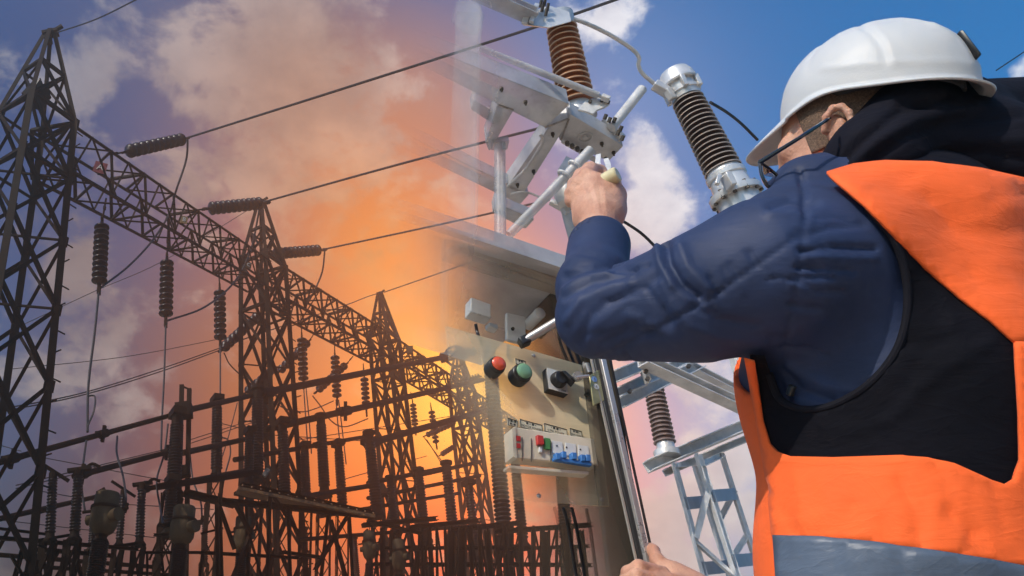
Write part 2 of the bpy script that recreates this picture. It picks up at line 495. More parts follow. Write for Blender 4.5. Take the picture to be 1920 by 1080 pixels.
disc_string((313, 489, 13.1), (311, 593, 13.1), 13, 10, 'hanging disc string below the ochre sign plate', (315, 432, 13.1))
disc_string((412, 545, 14.8), (413, 637, 14.8), 11.5, 9, 'hanging disc string just beside the second tower, meeting the long sloping twin wires', (410, 500, 14.8))
disc_string((566, 634, 16.8), (569, 714, 16.8), 9.5, 9, 'hanging disc string crossed by a slanting string, past the second tower', (564, 590, 16.8))
disc_string((628, 667, 17.7), (632, 746, 17.7), 8.8, 9, 'hanging disc string dropping to the top tubular busbar', (627, 632, 17.7))
disc_string((683, 708, 18.6), (687, 768, 18.6), 8, 7, 'small hanging disc string beside the third tower', (681, 682, 18.6))
disc_string((774, 757, 20.3), (779, 806, 20.3), 6.4, 7, 'small hanging disc string just past the third tower', (770, 735, 20.3))
disc_string((809, 770, 20.8), (818, 832, 20.8), 6.4, 8, 'small hanging disc string in the orange glow, crossed by two slanted strings', (807, 755, 20.8))
disc_string((240, 284, 11.3), (343, 261, 11.9), 13.5, 10, 'nearest taut disc string pulled sideways above the beam beside the red sign', (205, 290, 11.2))
disc_string((393, 391, 13.6), (490, 381, 14.0), 13, 10, 'taut disc string reaching across to the tip of the second tower', (350, 396, 13.4))
disc_string((514, 476, 15.4), (599, 469, 15.9), 11.5, 10, 'taut disc string leaving the second tower towards the glow', (495, 478, 15.3))
disc_string((484, 592, 15.8), (418, 653, 15.0), 9.5, 9, 'slanted disc string inside the legs of the second tower')
disc_string((578, 641, 17.0), (524, 696, 16.5), 8, 7, 'slanted disc string crossing a hanging string beyond the second tower', (598, 612, 17.1))
disc_string((516, 690, 16.4), (462, 735, 15.9), 8, 7, 'slanted disc string low between the legs of the second tower')
disc_string((648, 684, 17.9), (596, 732, 17.4), 7.5, 8, 'slanted disc string above the top busbar, ahead of the third tower', (662, 668, 18))
disc_string((848, 795, 21.6), (800, 816, 21.2), 5.5, 8, 'tiny slanted disc string in the glow above the second busbar')
disc_string((850, 838, 21.7), (828, 852, 21.4), 5, 5, 'tiny slanted disc string in the glow below the second busbar')
disc_string((900, 706, 21.0), (862, 714, 21.0), 6.5, 7, 'short level disc string beside the glowing busbar clamp')

# ---- wires
def wire(pts, rpx, lab, k=10, name='wire', cat='wire', group='overhead wires and jumpers', mat=None):
    q = [P(*p) for p in pts]
    r = rpx * M(*pts[0])
    q = spline(q, k) if len(q) > 2 else q
    o = MB().tube(q, r, 6).build(name, mat or m_wire)
    return tag(o, lab, cat, group)
wire([(104, 62, 10.4), (180, 36, 9.2), (262, -4, 8)], 1.3, 'thin earth wire rising from the tip of the nearest tower')
wire([(343, 261, 11.9), (600, 180, 10.6), (1000, 52, 8.6), (1170, -6, 8)], 2.0, 'topmost heavy line wire running from the nearest taut string up past the brown insulator')
wire([(490, 380, 14), (760, 305, 12.4), (1060, 228, 11)], 1.9, 'second line wire, leaving the tip of the second tower towards the galvanised beam')
wire([(600, 469, 15.9), (820, 422, 14.4), (1030, 375, 13)], 1.6, 'third line wire, from the second tower across to the pipe brace')
wire([(720, 548, 18.8), (830, 510, 17.6), (900, 485, 17)], 1.0, 'thin earth wire leaving the flat cap of the third tower')
wire([(716, 548, 18.8), (690, 556, 18.4), (640, 575, 17.6), (480, 628, 15.6), (416, 652, 14.9)], 0.9, 'thin wire crossing behind the middle beam to the third tower tip')
wire([(352, 258, 11.9), (349, 300, 12.0), (330, 358, 12.1), (318, 400, 12.3), (285, 452, 12.2), (240, 500, 11.9), (188, 540, 11.6)], 2.0, 'longest slack jumper, looping from the nearest taut string behind the beam to the hanging discs')
wire([(488, 384, 14.0), (470, 470, 14.3), (440, 528, 14.3), (385, 575, 13.6), (312, 602, 13.1)], 1.8, 'slack jumper ending at the foot of the string below the ochre sign')
wire([(609, 470, 15.9), (604, 510, 16.0), (588, 548, 16.1), (570, 580, 16.4)], 1.7, 'short jumper hanging from the taut string that leaves the second tower')
wire([(-10, 769, 12.5), (150, 738, 13.2), (300, 692, 14.2), (414, 652, 15)], 1.5, 'upper of the twin long wires sagging across the blue sky between the first two towers')
wire([(-10, 774, 12.5), (150, 742, 13.2), (300, 697, 14.2), (414, 656, 15)], 1.5, 'lower of the twin long wires sagging across the blue sky between the first two towers')
wire([(15, 622, 14), (180, 545, 14.5), (310, 487, 15), (480, 385, 16)], 0.8, 'hair-thin wire rising steeply behind the two nearest hanging strings')
wire([(20, 692, 14), (240, 668, 15), (440, 630, 16)], 0.8, 'hair-thin nearly level wire behind the near tower')
wire([(186, 536, 11.6), (178, 620, 11.55), (166, 720, 11.5), (164, 810, 11.4)], 2.3, 'drop wire from the nearest hanging string down to the top left busbar clamp')
wire([(165, 742, 11.4), (178, 744, 11.4), (176, 770, 11.3), (164, 800, 11.3)], 1.8, 'small curled tail wire above the top left busbar clamp')
wire([(311, 600, 13.1), (308, 700, 13), (304, 780, 12.8), (302, 845, 12.6)], 1.8, 'drop wire below the ochre sign string to the second busbar')
wire([(413, 645, 14.8), (413, 750, 14.4)], 1.6, 'straight drop wire beside the second tower to the boxed post insulator')
wire([(569, 720, 16.8), (573, 780, 16.5), (578, 850, 16.2)], 1.1, 'left one of the drop wire pair past the second tower')
wire([(573, 720, 16.8), (579, 780, 16.5), (584, 850, 16.2)], 1.1, 'right one of the drop wire pair past the second tower')
wire([(630, 750, 17.7), (634, 800, 17.4), (642, 870, 17)], 1.1, 'left one of the drop wire pair under the top busbar')
wire([(635, 750, 17.7), (641, 800, 17.4), (649, 870, 17)], 1.1, 'right one of the drop wire pair under the top busbar')
wire([(162, 826, 11.3), (156, 870, 11.2), (153, 910, 11.1), (158, 950, 11), (160, 962, 11)], 2.0, 'jumper from the top left busbar clamp down to the cream transformer head')
wire([(220, 818, 11.3), (219, 850, 11.2), (230, 890, 11.1), (236, 930, 11), (235, 948, 11)], 2.0, 'jumper hanging from the top busbar to the side of the cream transformer head')
wire([(315, 795, 12.5), (308, 850, 12.4), (294, 900, 12.2), (300, 950, 12), (307, 990, 11.8)], 1.8, 'long wavy jumper left of the twin steel columns')
wire([(356, 850, 13), (362, 900, 12.9), (376, 940, 12.8), (379, 975, 12.7)], 1.7, 'jumper right of the twin steel columns ending at the cream head')
wire([(416, 820, 14), (428, 826, 14), (432, 850, 14), (422, 890, 13.9), (414, 935, 13.8)], 1.5, 'curled jumper beside the boxed post insulator')
wire([(445, 755, 14.4), (425, 830, 14.2), (400, 905, 14)], 1.0, 'thin slanting stay between the twin columns and the second tower')
wire([(420, 662, 15), (440, 693, 15.4), (520, 758, 16.2), (562, 772, 16.6), (592, 766, 16.8), (625, 752, 17.4)], 1.3, 'slack jumper looping through the second tower to the drop wire pair')
wire([(586, 742, 17.2), (600, 760, 17.3), (622, 790, 17.4), (648, 800, 17.8), (690, 785, 18.2)], 1.2, 'slack jumper under the top busbar ahead of the third tower')
for i, (a, b, lab) in enumerate([
    ((-10, 832, 13), (40, 846, 13), 'short thin wire at the far left edge of the yard'),
    ((70, 856, 14), (330, 905, 15), 'thin wire falling behind the second left busbar'),
    ((30, 910, 13), (300, 845, 15), 'upper thin wire rising past the blade switches'),
    ((30, 916, 13), (300, 850, 15), 'lower thin wire rising past the blade switches'),
    ((60, 918, 13), (240, 950, 14), 'thin wire falling behind the blade switches'),
    ((0, 975, 13), (290, 1008, 14), 'low thin wire crossing behind the cream transformer head'),
    ((240, 946, 14), (400, 955, 15), 'thin wire between the two cream transformer heads'),
    ((355, 825, 15), (480, 785, 16), 'thin wire rising to the second tower from the twin columns'),
    ((355, 832, 15), (480, 790, 16), 'lower thin wire rising to the second tower from the twin columns'),
    ((400, 790, 15), (470, 808, 16), 'short thin wire beside the boxed post insulator'),
    ((500, 815, 17), (700, 828, 19), 'level thin wire ahead of the third tower'),
    ((560, 825, 17), (880, 775, 21), 'thin wire climbing into the glow behind the third tower'),
    ((640, 900, 18), (800, 855, 21), 'thin wire low behind the third tower'),
    ((795, 820, 20), (840, 880, 20.6), 'steep thin wire under the slanted strings in the glow'),
    ((800, 824, 20), (850, 905, 20.6), 'second steep thin wire under the slanted strings in the glow')]):
    wire([a, b], 0.9 if i not in (2, 3) else 1.3, lab)

# ---- tubular busbars with clamps
def busbar(a, b, rpx, lab, clamps=(), sag=0):
    A, B = P(*a), P(*b)
    t = thing('busbar', (A + B) / 2, lab, 'busbar', 'tubular busbars')
    r = rpx * M(*a)
    MB().tube([A, (A + B) / 2 - Vector((0, 0, sag)), B], r, 12).build('bus_tube', m_bus, t)
    for c in clamps:
        p = A + (B - A) * c
        d = (B - A).normalized()
        m = MB(); m.tube([p - d * r * 2.2, p + d * r * 2.2], r * 1.55, 10); m.bar(p - d * r * 4 + Vector((0, 0, r)), p - d * r * 1.5, r * 2.6, r * 1.4); m.bar(p + d * r * 2, p + d * r * 4.2, r * 2.2, r * 1.8); m.bar(p - Vector((0, 0, r * 3)), p + Vector((0, 0, r * 3)), r * 1.5, r * 1.1)
        m.build('clamp', m_steel, t)
busbar((-6, 868, 10.6), (330, 776, 12.6), 6.5, 'top busbar of the left bay, running from the near tower to the twin columns', (0.5, 0.06))
busbar((352, 769, 12.7), (478, 740, 14.4), 6, 'short busbar between the twin columns and the second tower', ())
busbar((488, 738, 14.4), (862, 664, 19.5), 7.5, 'highest long busbar, rising to the bright horned clamp in the glow', (0.02,))
busbar((140, 893, 10.8), (322, 846, 12.6), 6.5, 'second busbar of the left bay, above the cream transformer head', (0.06, 0.93))
busbar((344, 849, 12.7), (458, 824, 14.3), 6, 'second busbar behind the boxed post insulator', ())
busbar((494, 806, 14.8), (905, 712, 19.8), 7, 'long busbar second from the top, ahead of the third tower', (0.27,))
busbar((266, 918, 12), (470, 880, 14), 5, 'third busbar passing behind the twin columns', (0.02, 0.62))
busbar((440, 862, 14), (690, 818, 17), 5, 'thin busbar ending at the post beside the third tower', (0.55,))
busbar((690, 832, 16.5), (915, 768, 20), 7, 'long busbar third from the top, crossing the third tower legs', (0.02,))
busbar((540, 936, 14.5), (700, 910, 16.5), 5.5, 'busbar under the tall posts just above the lit platform edge', ())
busbar((690, 906, 16.6), (842, 876, 18.5), 4.6, 'busbar crossing the foot of the third tower', (0.6,))
busbar((790, 890, 17.6), (900, 866, 19), 4, 'short busbar beyond the third tower, upper one', ())
busbar((690, 934, 16.6), (900, 892, 19), 4, 'short busbar beyond the third tower, lower one', ())
busbar((600, 968, 15.6), (860, 925, 18.5), 4, 'low busbar beyond the lit platform', ())
busbar((-6, 974, 11), (200, 927, 12.4), 5.5, 'low busbar behind the blade switches at the far left', ())
busbar((560, 1012, 15), (900, 985, 18), 4, 'lowest busbar in the orange part of the yard', ())
busbar((-6, 1040, 11.5), (300, 1064, 12.6), 4.5, 'upper pipe rail at the foot of the left bay', ())
busbar((60, 1062, 11.6), (320, 1078, 12.8), 4, 'lower pipe rail at the foot of the left bay', ())
# horned clamp in the glow
c = P(850, 664, 19.4)
t = thing('horned_clamp', c, 'big horned clamp on the end of the highest busbar, in the glow', 'clamp')
m = MB(); m.tube(spline([P(833, 672, 19.4), P(840, 655, 19.4), P(858, 650, 19.4), P(875, 660, 19.4)]), 0.06, 8); m.build('arcing_horn', m_bus, t); m = MB()
m.tube(spline([P(836, 676, 19.4), P(850, 686, 19.4), P(864, 684, 19.4), P(876, 668, 19.4)]), 0.055, 8); m.build('arcing_horn', m_bus, t)
m = MB(); m.bar(P(826, 672, 19.4), P(848, 666, 19.4), 0.34, 0.3); m.build('clamp_body', m_bus, t)
m = MB(); m.bar(P(846, 666.5, 19.4), P(892, 658, 19.4), 0.3, 0.24); m.build('clamp_tongue', m_bus, t)

# ---- ribbed post insulators
def post(top, bot, r, Y, n, lab, cap='flat', base=True, name='post_insulator', mat=None, group='ribbed post insulators', pedestal=True, taper=1.12):
    A, B = P(top[0], top[1], Y), P(bot[0], bot[1], Y)
    rr = r * M(top[0], top[1], Y) * 0.93
    G = Vector((B.x, B.y, 0))
    t = thing(name, G if pedestal else B, lab, 'insulator', group)
    prof = [(0, rr * 0.72)]
    for k in range(n):
        c = (k + 0.5) / n; e = 0.5 / n
        q = rr * (1 + (taper - 1) * c)
        prof += [(c - e * 0.7, q * 0.74), (c - e * 0.1, q), (c + e * 0.25, q), (c + e * 0.8, q * 0.76)]
    prof.append((1, rr * 0.8))
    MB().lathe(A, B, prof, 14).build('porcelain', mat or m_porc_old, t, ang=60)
    d = (A - B).normalized()
    m = MB()
    m.tube([A - d * 0.005, A + d * rr * 1.4], rr * 0.85, 10)
    if cap == 'box': m.bar(A + d * rr * 1.2, A + d * rr * 2.3, rr * 3.0, rr * 2.0, up=(1, 0.5, 0))
    elif cap == 'fork':
        m.bar(A + d * rr * 1.1 + Vector((-rr * 2.2, 0, 0)), A + d * rr * 1.5 + Vector((rr * 2.4, 0, rr * 0.3)), rr * 1.2, rr * 0.7)
        m.tube(spline([A + d * rr * 1.4 + Vector((rr, 0, 0)), A + d * rr * 2.6 + Vector((rr * 2.6, 0, 0)), A + d * rr * 2 + Vector((rr * 4.2, 0, 0))]), rr * 0.35, 6)
    elif cap == 'blade': m.bar(A + d * rr * 1.6 + Vector((-rr * 3.4, -0.1, rr * 1.9)), A + d * rr * 1.6 + Vector((rr * 3.2, 0.1, -rr * 1.5)), rr * 0.75, rr * 0.6)
    else: m.lathe(A + d * rr * 1.2, A + d * rr * 2.2, [(0, rr * 0.9), (0.3, rr * 1.25), (0.8, rr * 1.2), (1, rr * 0.7)], 10)
    m.build('cap', m_steel, t)
    if base:
        m = MB(); m.lathe(B + d * rr * 0.1, B - d * rr * 2.0, [(0, rr * 0.85), (0.4, rr * 0.95), (0.75, rr * 1.5), (1, rr * 1.5)], 10); m.build('base', m_steel, t)
    if pedestal:
        m = MB(); z = B - d * rr * 1.9
        s = rr * 1.3
        for i, j in ((-1, -1), (1, -1), (1, 1), (-1, 1)): m.angle((B.x + i * s, B.y + j * s, 0), (z.x + i * s * 0.8, z.y + j * s * 0.8, z.z), 0.05)
        kz = max(2, int(z.z / 0.6))
        for k in range(kz):
            z0, z1 = z.z * k / kz, z.z * (k + 1) / kz
            for i in range(4):
                u, v = ((-1, -1), (1, -1), (1, 1), (-1, 1))[i], ((-1, -1), (1, -1), (1, 1), (-1, 1))[(i + 1) % 4]
                m.bar((B.x + u[0] * s, B.y + u[1] * s, z0), (B.x + v[0] * s, B.y + v[1] * s, z1), 0.025)
        m.build('pedestal', m_steel, t)
    return t
post((99, 898), (94, 1000), 9.5, 10.6, 17, 'leftmost ribbed post, carrying a tilted switch blade', 'blade')
post((147, 893), (140, 997), 10, 10.8, 18, 'ribbed post under the forked end of the second left busbar', 'fork')
post((266, 918), (262, 1008), 8.5, 11.6, 16, 'ribbed post with a forked top, between the two cream transformer heads', 'fork')
post((231, 928), (224, 1012), 7, 11.5, 15, 'ribbed post with a tilted blade, half hidden behind the cream transformer head', 'blade')
post((174, 985), (172, 1020), 7, 11.6, 8, 'short dark post peeping from behind the left of the cream transformer head')
post((332, 795), (326, 905), 13.5, 12.3, 20, 'fat ribbed post in front of the twin steel columns', 'box')
post((322, 918), (318, 985), 12, 12.2, 12, 'fat ribbed post stacked low before the twin steel columns', 'box')
post((407, 764), (406, 880), 10.5, 13.6, 22, 'ribbed post with a flat pale box on top, left of the second tower', 'box')
post((483, 745), (482, 882), 11.5, 14.3, 26, 'tall ribbed post up against the front leg of the second tower', 'flat')
post((468, 822), (466, 895), 9.5, 14.0, 16, 'shorter dark post left of the tall post at the second tower', 'box')
post((530, 808), (534, 925), 11, 14.8, 22, 'ribbed post with a wide box top, right of the second tower', 'box')
post((571, 850), (574, 935), 9.5, 15.2, 17, 'squat ribbed post with a pale box top, behind the lit platform', 'box')
post((602, 795), (608, 912), 10.5, 15.6, 22, 'ribbed post with a crown cap rising above the lit platform', 'flat')
post((635, 846), (642, 945), 9.5, 15.9, 19, 'ribbed post just right of the crown capped one', 'box')
post((693, 828), (706, 950), 11, 16.4, 23, 'tall ribbed post in front of the third tower leg', 'flat')
post((732, 908), (740, 990), 8.5, 16.8, 16, 'ribbed post low between the third tower legs', 'flat')
post((786, 895), (797, 1000), 9.5, 17.2, 20, 'ribbed post right of the third tower with a disc cap', 'flat')
post((838, 884), (850, 1000), 10.5, 17.4, 20, 'ribbed post in the glow with a broad cap, left of the control cabinet', 'flat')
post((918, 668), (946, 1010), 14, 15.0, 46, 'tallest ribbed post, its shape showing through the faded cabinet beside the red lamp', 'flat')
post((966, 870), (980, 1010), 10, 15.4, 24, 'ribbed post showing through the faded cabinet under the breakers', 'flat')
post((1052, 880), (1062, 1010), 12, 15.2, 22, 'rightmost ribbed post showing through the faded cabinet', 'flat')
post((880, 920), (892, 1030), 9, 16.8, 20, 'ribbed post at the faded lower corner of the control cabinet', 'box')
post((572, 1000), (573, 1060), 6, 17.4, 16, 'small far post seen under the lit platform')
post((665, 1018), (669, 1075), 6, 17.6, 16, 'small far post right of the lit platform legs')
post((384, 985), (384, 1050), 6, 15.0, 16, 'small far post right of the second cream transformer head')

# ---- instrument transformers with cream heads
def transformer(px, py, Y, r, hh, lab, colbot):
    c = P(px, py, Y); m_ = M(px, py, Y); R = r * m_
    col = P(colbot[0], colbot[1], Y)
    t = thing('instrument_transformer', (c.x, c.y, 0), lab, 'transformer', 'cream headed instrument transformers')
    up = Vector((0, 0, 1)); h = hh * m_
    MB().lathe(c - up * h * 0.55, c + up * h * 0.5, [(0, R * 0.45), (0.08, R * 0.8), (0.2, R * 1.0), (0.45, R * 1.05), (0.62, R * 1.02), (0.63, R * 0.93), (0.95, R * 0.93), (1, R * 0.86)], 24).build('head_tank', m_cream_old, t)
    b = MB(); b.lathe(c + up * h * 0.085, c + up * h * 0.15, [(0, R * 1.12), (1, R * 1.12)], 24); b.build('clamp_band', m_steel, t)
    b = MB(); b.tube([c + Vector((R * 0.7, -R * 0.5, -h * 0.12)), c + Vector((R * 1.3, -R * 0.95, -h * 0.12))], R * 0.5, 16); b.build('side_terminal', m_cream_old, t); b = MB()
    b.tube([c + Vector((-R * 0.6, R * 0.2, -h * 0.14)), c + Vector((-R * 1.35, R * 0.4, -h * 0.14))], R * 0.4, 14); b.build('side_terminal', m_cream_old, t)
    b = MB(); b.tube([c + Vector((R * 0.9, -0.02, h * 0.06)), c + Vector((R * 1.75, -0.05, h * 0.1))], R * 0.12, 8); b.bar(c + Vector((R * 1.5, -0.02, 0)), c + Vector((R * 1.6, -0.02, h * 0.24)), R * 0.25, R * 0.2); b.build('terminal_lug', m_steel, t); b = MB()
    b.bar(c + Vector((-R * 0.75, -R * 0.3, h * 0.45)), c + Vector((-R * 0.2, -R * 0.2, h * 0.58)), R * 0.4, R * 0.3); b.build('lifting_eye', m_steel, t); b = MB(); b.tube([c + Vector((-R, 0, h * 0.05)), c + Vector((-R * 1.7, 0, h * 0.02))], R * 0.13, 8); b.build('terminal_lug', m_steel, t)
    top = c - up * h * 0.55
    zb = col.z
    bot = Vector((c.x, c.y, max(0.9, c.z - h * 1.9)))
    b = MB(); b.lathe(top + up * 0.01, top - up * h * 0.16, [(0, R * 0.5), (0.4, R * 0.4), (1, R * 0.62)], 16); b.build('neck', m_steel, t)
    top = top - up * h * 0.16
    n = 22
    prof = [(0, R * 0.5)]
    for k in range(n):
        q = (k + 0.5) / n; e = 0.5 / n
        prof += [(q - e * 0.7, R * 0.5), (q, R * 0.66), (q + e * 0.3, R * 0.66), (q + e * 0.8, R * 0.5)]
    prof.append((1, R * 0.5))
    MB().lathe(top, bot, prof, 16).build('porcelain_column', m_porc_old, t, ang=60)
    b = MB(); b.bar((c.x, c.y, 0), bot + Vector((0, 0, 0.01)), R * 1.6); b.build('pedestal', m_steel, t)
transformer(197, 962, 11.0, 25, 76, 'nearest cream headed transformer, beside the switch blades at lower left', (190, 1080))
transformer(343, 984, 11.8, 22.5, 68, 'second cream headed transformer, at the foot of the twin steel columns', (336, 1080))
transformer(455, 1000, 12.6, 16, 60, 'third transformer, dimmer cream head half hidden behind steel braces', (455, 1080))
transformer(692, 1022, 15.0, 12, 50, 'small dark headed transformer in the orange part of the yard', (692, 1080))
transformer(748, 1040, 15.4, 13, 54, 'dark transformer head in the thick of the orange steelwork', (748, 1085))

# ---- twin steel columns
t = thing('twin_column', (P(348, 960, 12.6).x, 12.6, 0), 'pair of slim steel columns side by side with a bolted collar', 'steel column')
for (a, b) in (((341, 722), (334, 1000)), ((355, 729), (350, 1000))):
    A, B = P(a[0], a[1], 12.6), P(b[0], b[1], 12.6)
    q = MB(); q.channel(A + (B - A).normalized() * (B - A).length * 2, A, 0.085, 0.075, 0.012, up=(0, 1, 0)); q.build('column', m_steel, t)
for a, b, w, h in (((330, 772, 12.5), (360, 768, 12.5), 0.26, 0.28), ((326, 888, 12.5), (356, 882, 12.5), 0.18, 0.2), ((341, 724, 12.6), (355, 730, 12.6), 0.03, 0.03)):
    q = MB(); q.bar(P(*a), P(*b), w, h); q.build('collar', m_steel, t)
# ---- lit platform and the switch frames below it
def frame_rack(name, lab, bars, mat, cat='steel frame', group='steel frames of the lower yard', parts='member'):
    A = P(*bars[0][0])
    t = thing(name, (A.x, A.y, 0), lab, cat, group)
    for (a, b, w) in bars:
        A, B = P(*a), P(*b)
        MB().channel(A, B, w * M(*a), w * M(*a) * 0.8, max(0.005, w * M(*a) * 0.12)).build(parts, mat, t)
    return t
t = frame_rack('platform', 'long access platform with sunlit rusty edge, sloping across the lower yard', [
    ((452, 908, 12.6), (700, 962, 13.2), 9), ((440, 925, 12.9), (690, 968, 13.6), 8), ((300, 912, 12.0), (498, 884, 13.4), 16), ((346, 924, 12.3), (440, 946, 12.5), 15),
    ((425, 940, 12.5), (700, 968, 13.4), 12), ((507, 925, 12.7), (500, 1100, 12.7), 8), ((512, 930, 12.7), (560, 1000, 12.9), 6), ((616, 960, 13.1), (600, 1100, 13.1), 8), ((655, 965, 13.2), (662, 1100, 13.2), 8), ((650, 970, 13.2), (590, 1070, 13), 7),
    ((412, 925, 12.3), (416, 1100, 12.3), 8), ((540, 950, 12.8), (545, 1100, 12.8), 8), ((620, 975, 13), (650, 1090, 13.2), 7)], m_steel, 'platform', None)
q = MB()
A, B, C_, D_ = P(448, 912, 12.55), P(702, 966, 13.15), P(692, 970, 13.6), P(440, 926, 12.95)
q.plate([A, B, C_, D_], (0, 0, -0.03)); q.build('deck', m_rust_lit, t)
q = MB(); q.bar(P(447, 915, 12.53), P(703, 968, 13.13), 0.035, 0.06)
for k in range(16): p = P(455, 911, 12.5).lerp(P(700, 963, 13.1), k / 15); q.lathe(p, p + Vector((0, 0, 0.03)), [(0, 0.02), (1, 0.014)], 6)
q.build('edge_rail', m_rust_lit, t)
q = MB(); q.bar(P(495, 893, 13.3), P(503, 880, 13.3), 0.1, 0.09); q.build('end_box', m_steel_pale, t)
frame_rack('switch_frame', 'steel frame with a long rusty cross beam under the blade switches at lower left', [
    ((-10, 1008, 10.4), (262, 1030, 11.4), 9), ((70, 1030, 10.8), (210, 1042, 11.3), 9), ((-10, 990, 10.4), (90, 1002, 10.8), 6), ((60, 1015, 10.7), (150, 1000, 11), 7), ((180, 1030, 11.2), (262, 1018, 11.4), 7),
    ((44, 1025, 10.7), (20, 1110, 10.7), 9), ((64, 1032, 10.8), (84, 1110, 10.8), 7), ((112, 1030, 10.9), (72, 1100, 10.9), 6), ((140, 1032, 11), (160, 1110, 11), 9), ((172, 1036, 11), (165, 1110, 11), 6), ((20, 1040, 10.6), (60, 1110, 10.7), 6), ((130, 1040, 11), (100, 1090, 11), 5)], m_steel)
frame_rack('switch_frame', 'steel frame left of the second cream transformer head, with three stubby rungs', [
    ((276, 1036, 11.8), (276, 1110, 11.8), 5), ((302, 1000, 11.8), (280, 1050, 11.8), 4), ((296, 985, 11.8), (318, 985, 11.8), 6), ((288, 1003, 11.8), (314, 1003, 11.8), 6), ((272, 1036, 11.7), (384, 1036, 12), 6), ((300, 1010, 11.8), (310, 1110, 11.8), 5), ((382, 1030, 12), (370, 1110, 12), 5), ((288, 1045, 11.8), (330, 1110, 11.8), 4)], m_steel)
frame_rack('switch_frame', 'cross braced steel frame around the third transformer, left end of the lit platform', [
    ((407, 945, 12.2), (409, 1110, 12.2), 10), ((440, 942, 12.3), (470, 1000, 12.4), 8), ((412, 950, 12.2), (440, 1030, 12.3), 7), ((462, 948, 12.5), (466, 1110, 12.5), 7), ((470, 1000, 12.5), (430, 1100, 12.3), 7), ((378, 1000, 12.2), (420, 990, 12.4), 5), ((376, 1036, 12.2), (560, 1046, 13), 7), ((455, 960, 12.4), (490, 1080, 12.5), 6), ((530, 1035, 12.8), (600, 1045, 13), 7)], m_steel)
rr = random.Random(11)
for k, (x0, x1, Y, lab) in enumerate([(700, 800, 15.6, 'dense braced frame under the third tower'), (790, 880, 15.2, 'dense braced frame right of the third tower, in the glow'), (870, 960, 14.4, 'braced frame behind the faded lower corner of the cabinet'), (950, 1090, 14.0, 'braced frame seen through the faded foot of the cabinet')]):
    bars = [((x0 - 20, 985 + 4 * k, Y), (x1 + 20, 972 + 4 * k, Y + 0.5), 10), ((x0 - 15, 1030, Y), (x1 + 15, 1024, Y + 0.3), 7), ((x0, 1058, Y), (x1 + 20, 1060, Y + 0.3), 8)]
    n = 6
    for i in range(n + 1):
        x = x0 + (x1 - x0) * i / n + rr.uniform(-4, 4)
        bars.append(((x, 980 + rr.uniform(0, 15), Y), (x + rr.uniform(-3, 14), 1120, Y), rr.choice((6, 9, 13, 20) if k > 0 else (5, 7, 11))))
        if i < n: bars.append(((x, 985, Y), (x + (x1 - x0) / n * rr.choice((1, -1)), 1090, Y), 4))
    frame_rack('switch_frame', lab, bars, m_steel)
frame_rack('bracket_arm', 'steel bracket arm with a curled tip beside the third tower foot', [((695, 978, 14.6), (790, 1000, 15.2), 7), ((690, 976, 14.6), (708, 984, 14.7), 8)], m_steel, 'bracket', None)

P, M = P0, M0

# ------------------------------------------------------------------ the near bay: cabinet, galvanised frame, brown insulators
FA = (1, 0, 0)
def PZ(px, py, Z):                         # the point at world height Z seen at this spot of the photo
    r = ray(px, py)
    k = (Z - CAMZ) / r.z
    return Vector((r.x * k, r.y * k, Z))
GALV = dict(base=(0.56, 0.55, 0.55), rough=0.48, metal=0.12, var=0.22, scale=11, bump=0.05, bscale=40)
def galv(name, fade=None, **kw):
    d = dict(GALV); d.update(kw)
    return material(name, fade=fade, **d)
m_galv = galv('galvanised steel', base=(0.66, 0.65, 0.64), metal=0.0, spots=(23, 0.56, (0.42, 0.42, 0.43, 1), 0.6))
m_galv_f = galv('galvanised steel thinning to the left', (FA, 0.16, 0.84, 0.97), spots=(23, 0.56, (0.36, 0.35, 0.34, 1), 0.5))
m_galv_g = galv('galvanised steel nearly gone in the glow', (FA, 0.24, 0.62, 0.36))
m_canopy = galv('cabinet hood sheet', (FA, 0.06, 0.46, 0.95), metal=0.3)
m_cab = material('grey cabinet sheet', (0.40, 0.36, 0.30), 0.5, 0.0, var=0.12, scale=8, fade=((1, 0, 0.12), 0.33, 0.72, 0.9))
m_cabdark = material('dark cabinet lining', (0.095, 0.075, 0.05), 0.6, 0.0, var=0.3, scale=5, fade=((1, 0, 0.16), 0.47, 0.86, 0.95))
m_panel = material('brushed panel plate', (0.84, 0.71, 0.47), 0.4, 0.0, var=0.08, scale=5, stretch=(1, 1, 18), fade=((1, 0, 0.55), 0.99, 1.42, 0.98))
m_seal = material('rubber seal', (0.015, 0.015, 0.017), 0.55)
m_edge = material('stainless edge', (0.55, 0.52, 0.5), 0.34, 0.6, var=0.04, scale=20)
m_lip = material('dull steel lip', (0.42, 0.38, 0.33), 0.4, 0.3, var=0.05)
m_black = material('black plastic', (0.018, 0.018, 0.02), 0.38)
m_plast = material('cream breaker plastic', (0.62, 0.55, 0.43), 0.45, fade=((1, 0, 0.5), 0.86, 1.12, 1.0))
m_plast2 = material('pale grey plastic', (0.6, 0.6, 0.58), 0.4)
m_blue = material('blue toggle plastic', (0.04, 0.16, 0.42), 0.35)
m_redb = material('red push button', (0.45, 0.035, 0.03), 0.35)
m_greenb = material('green push button', (0.06, 0.20, 0.06), 0.4)
m_brass = material('zinc yellow plate', (0.45, 0.40, 0.20), 0.35, 0.6, var=0.25, scale=30)
m_ink = material('black ink', (0.02, 0.02, 0.02), 0.6)
m_label = material('cream label', (0.62, 0.56, 0.42), 0.5)
m_stick = material('blue sticker', (0.16, 0.28, 0.55), 0.4)
m_lensr = material('red lamp lens', (0.75, 0.10, 0.04), 0.2, coat=0.6)
m_lensg = material('green lamp lens', (0.20, 0.38, 0.22), 0.2, coat=0.6)

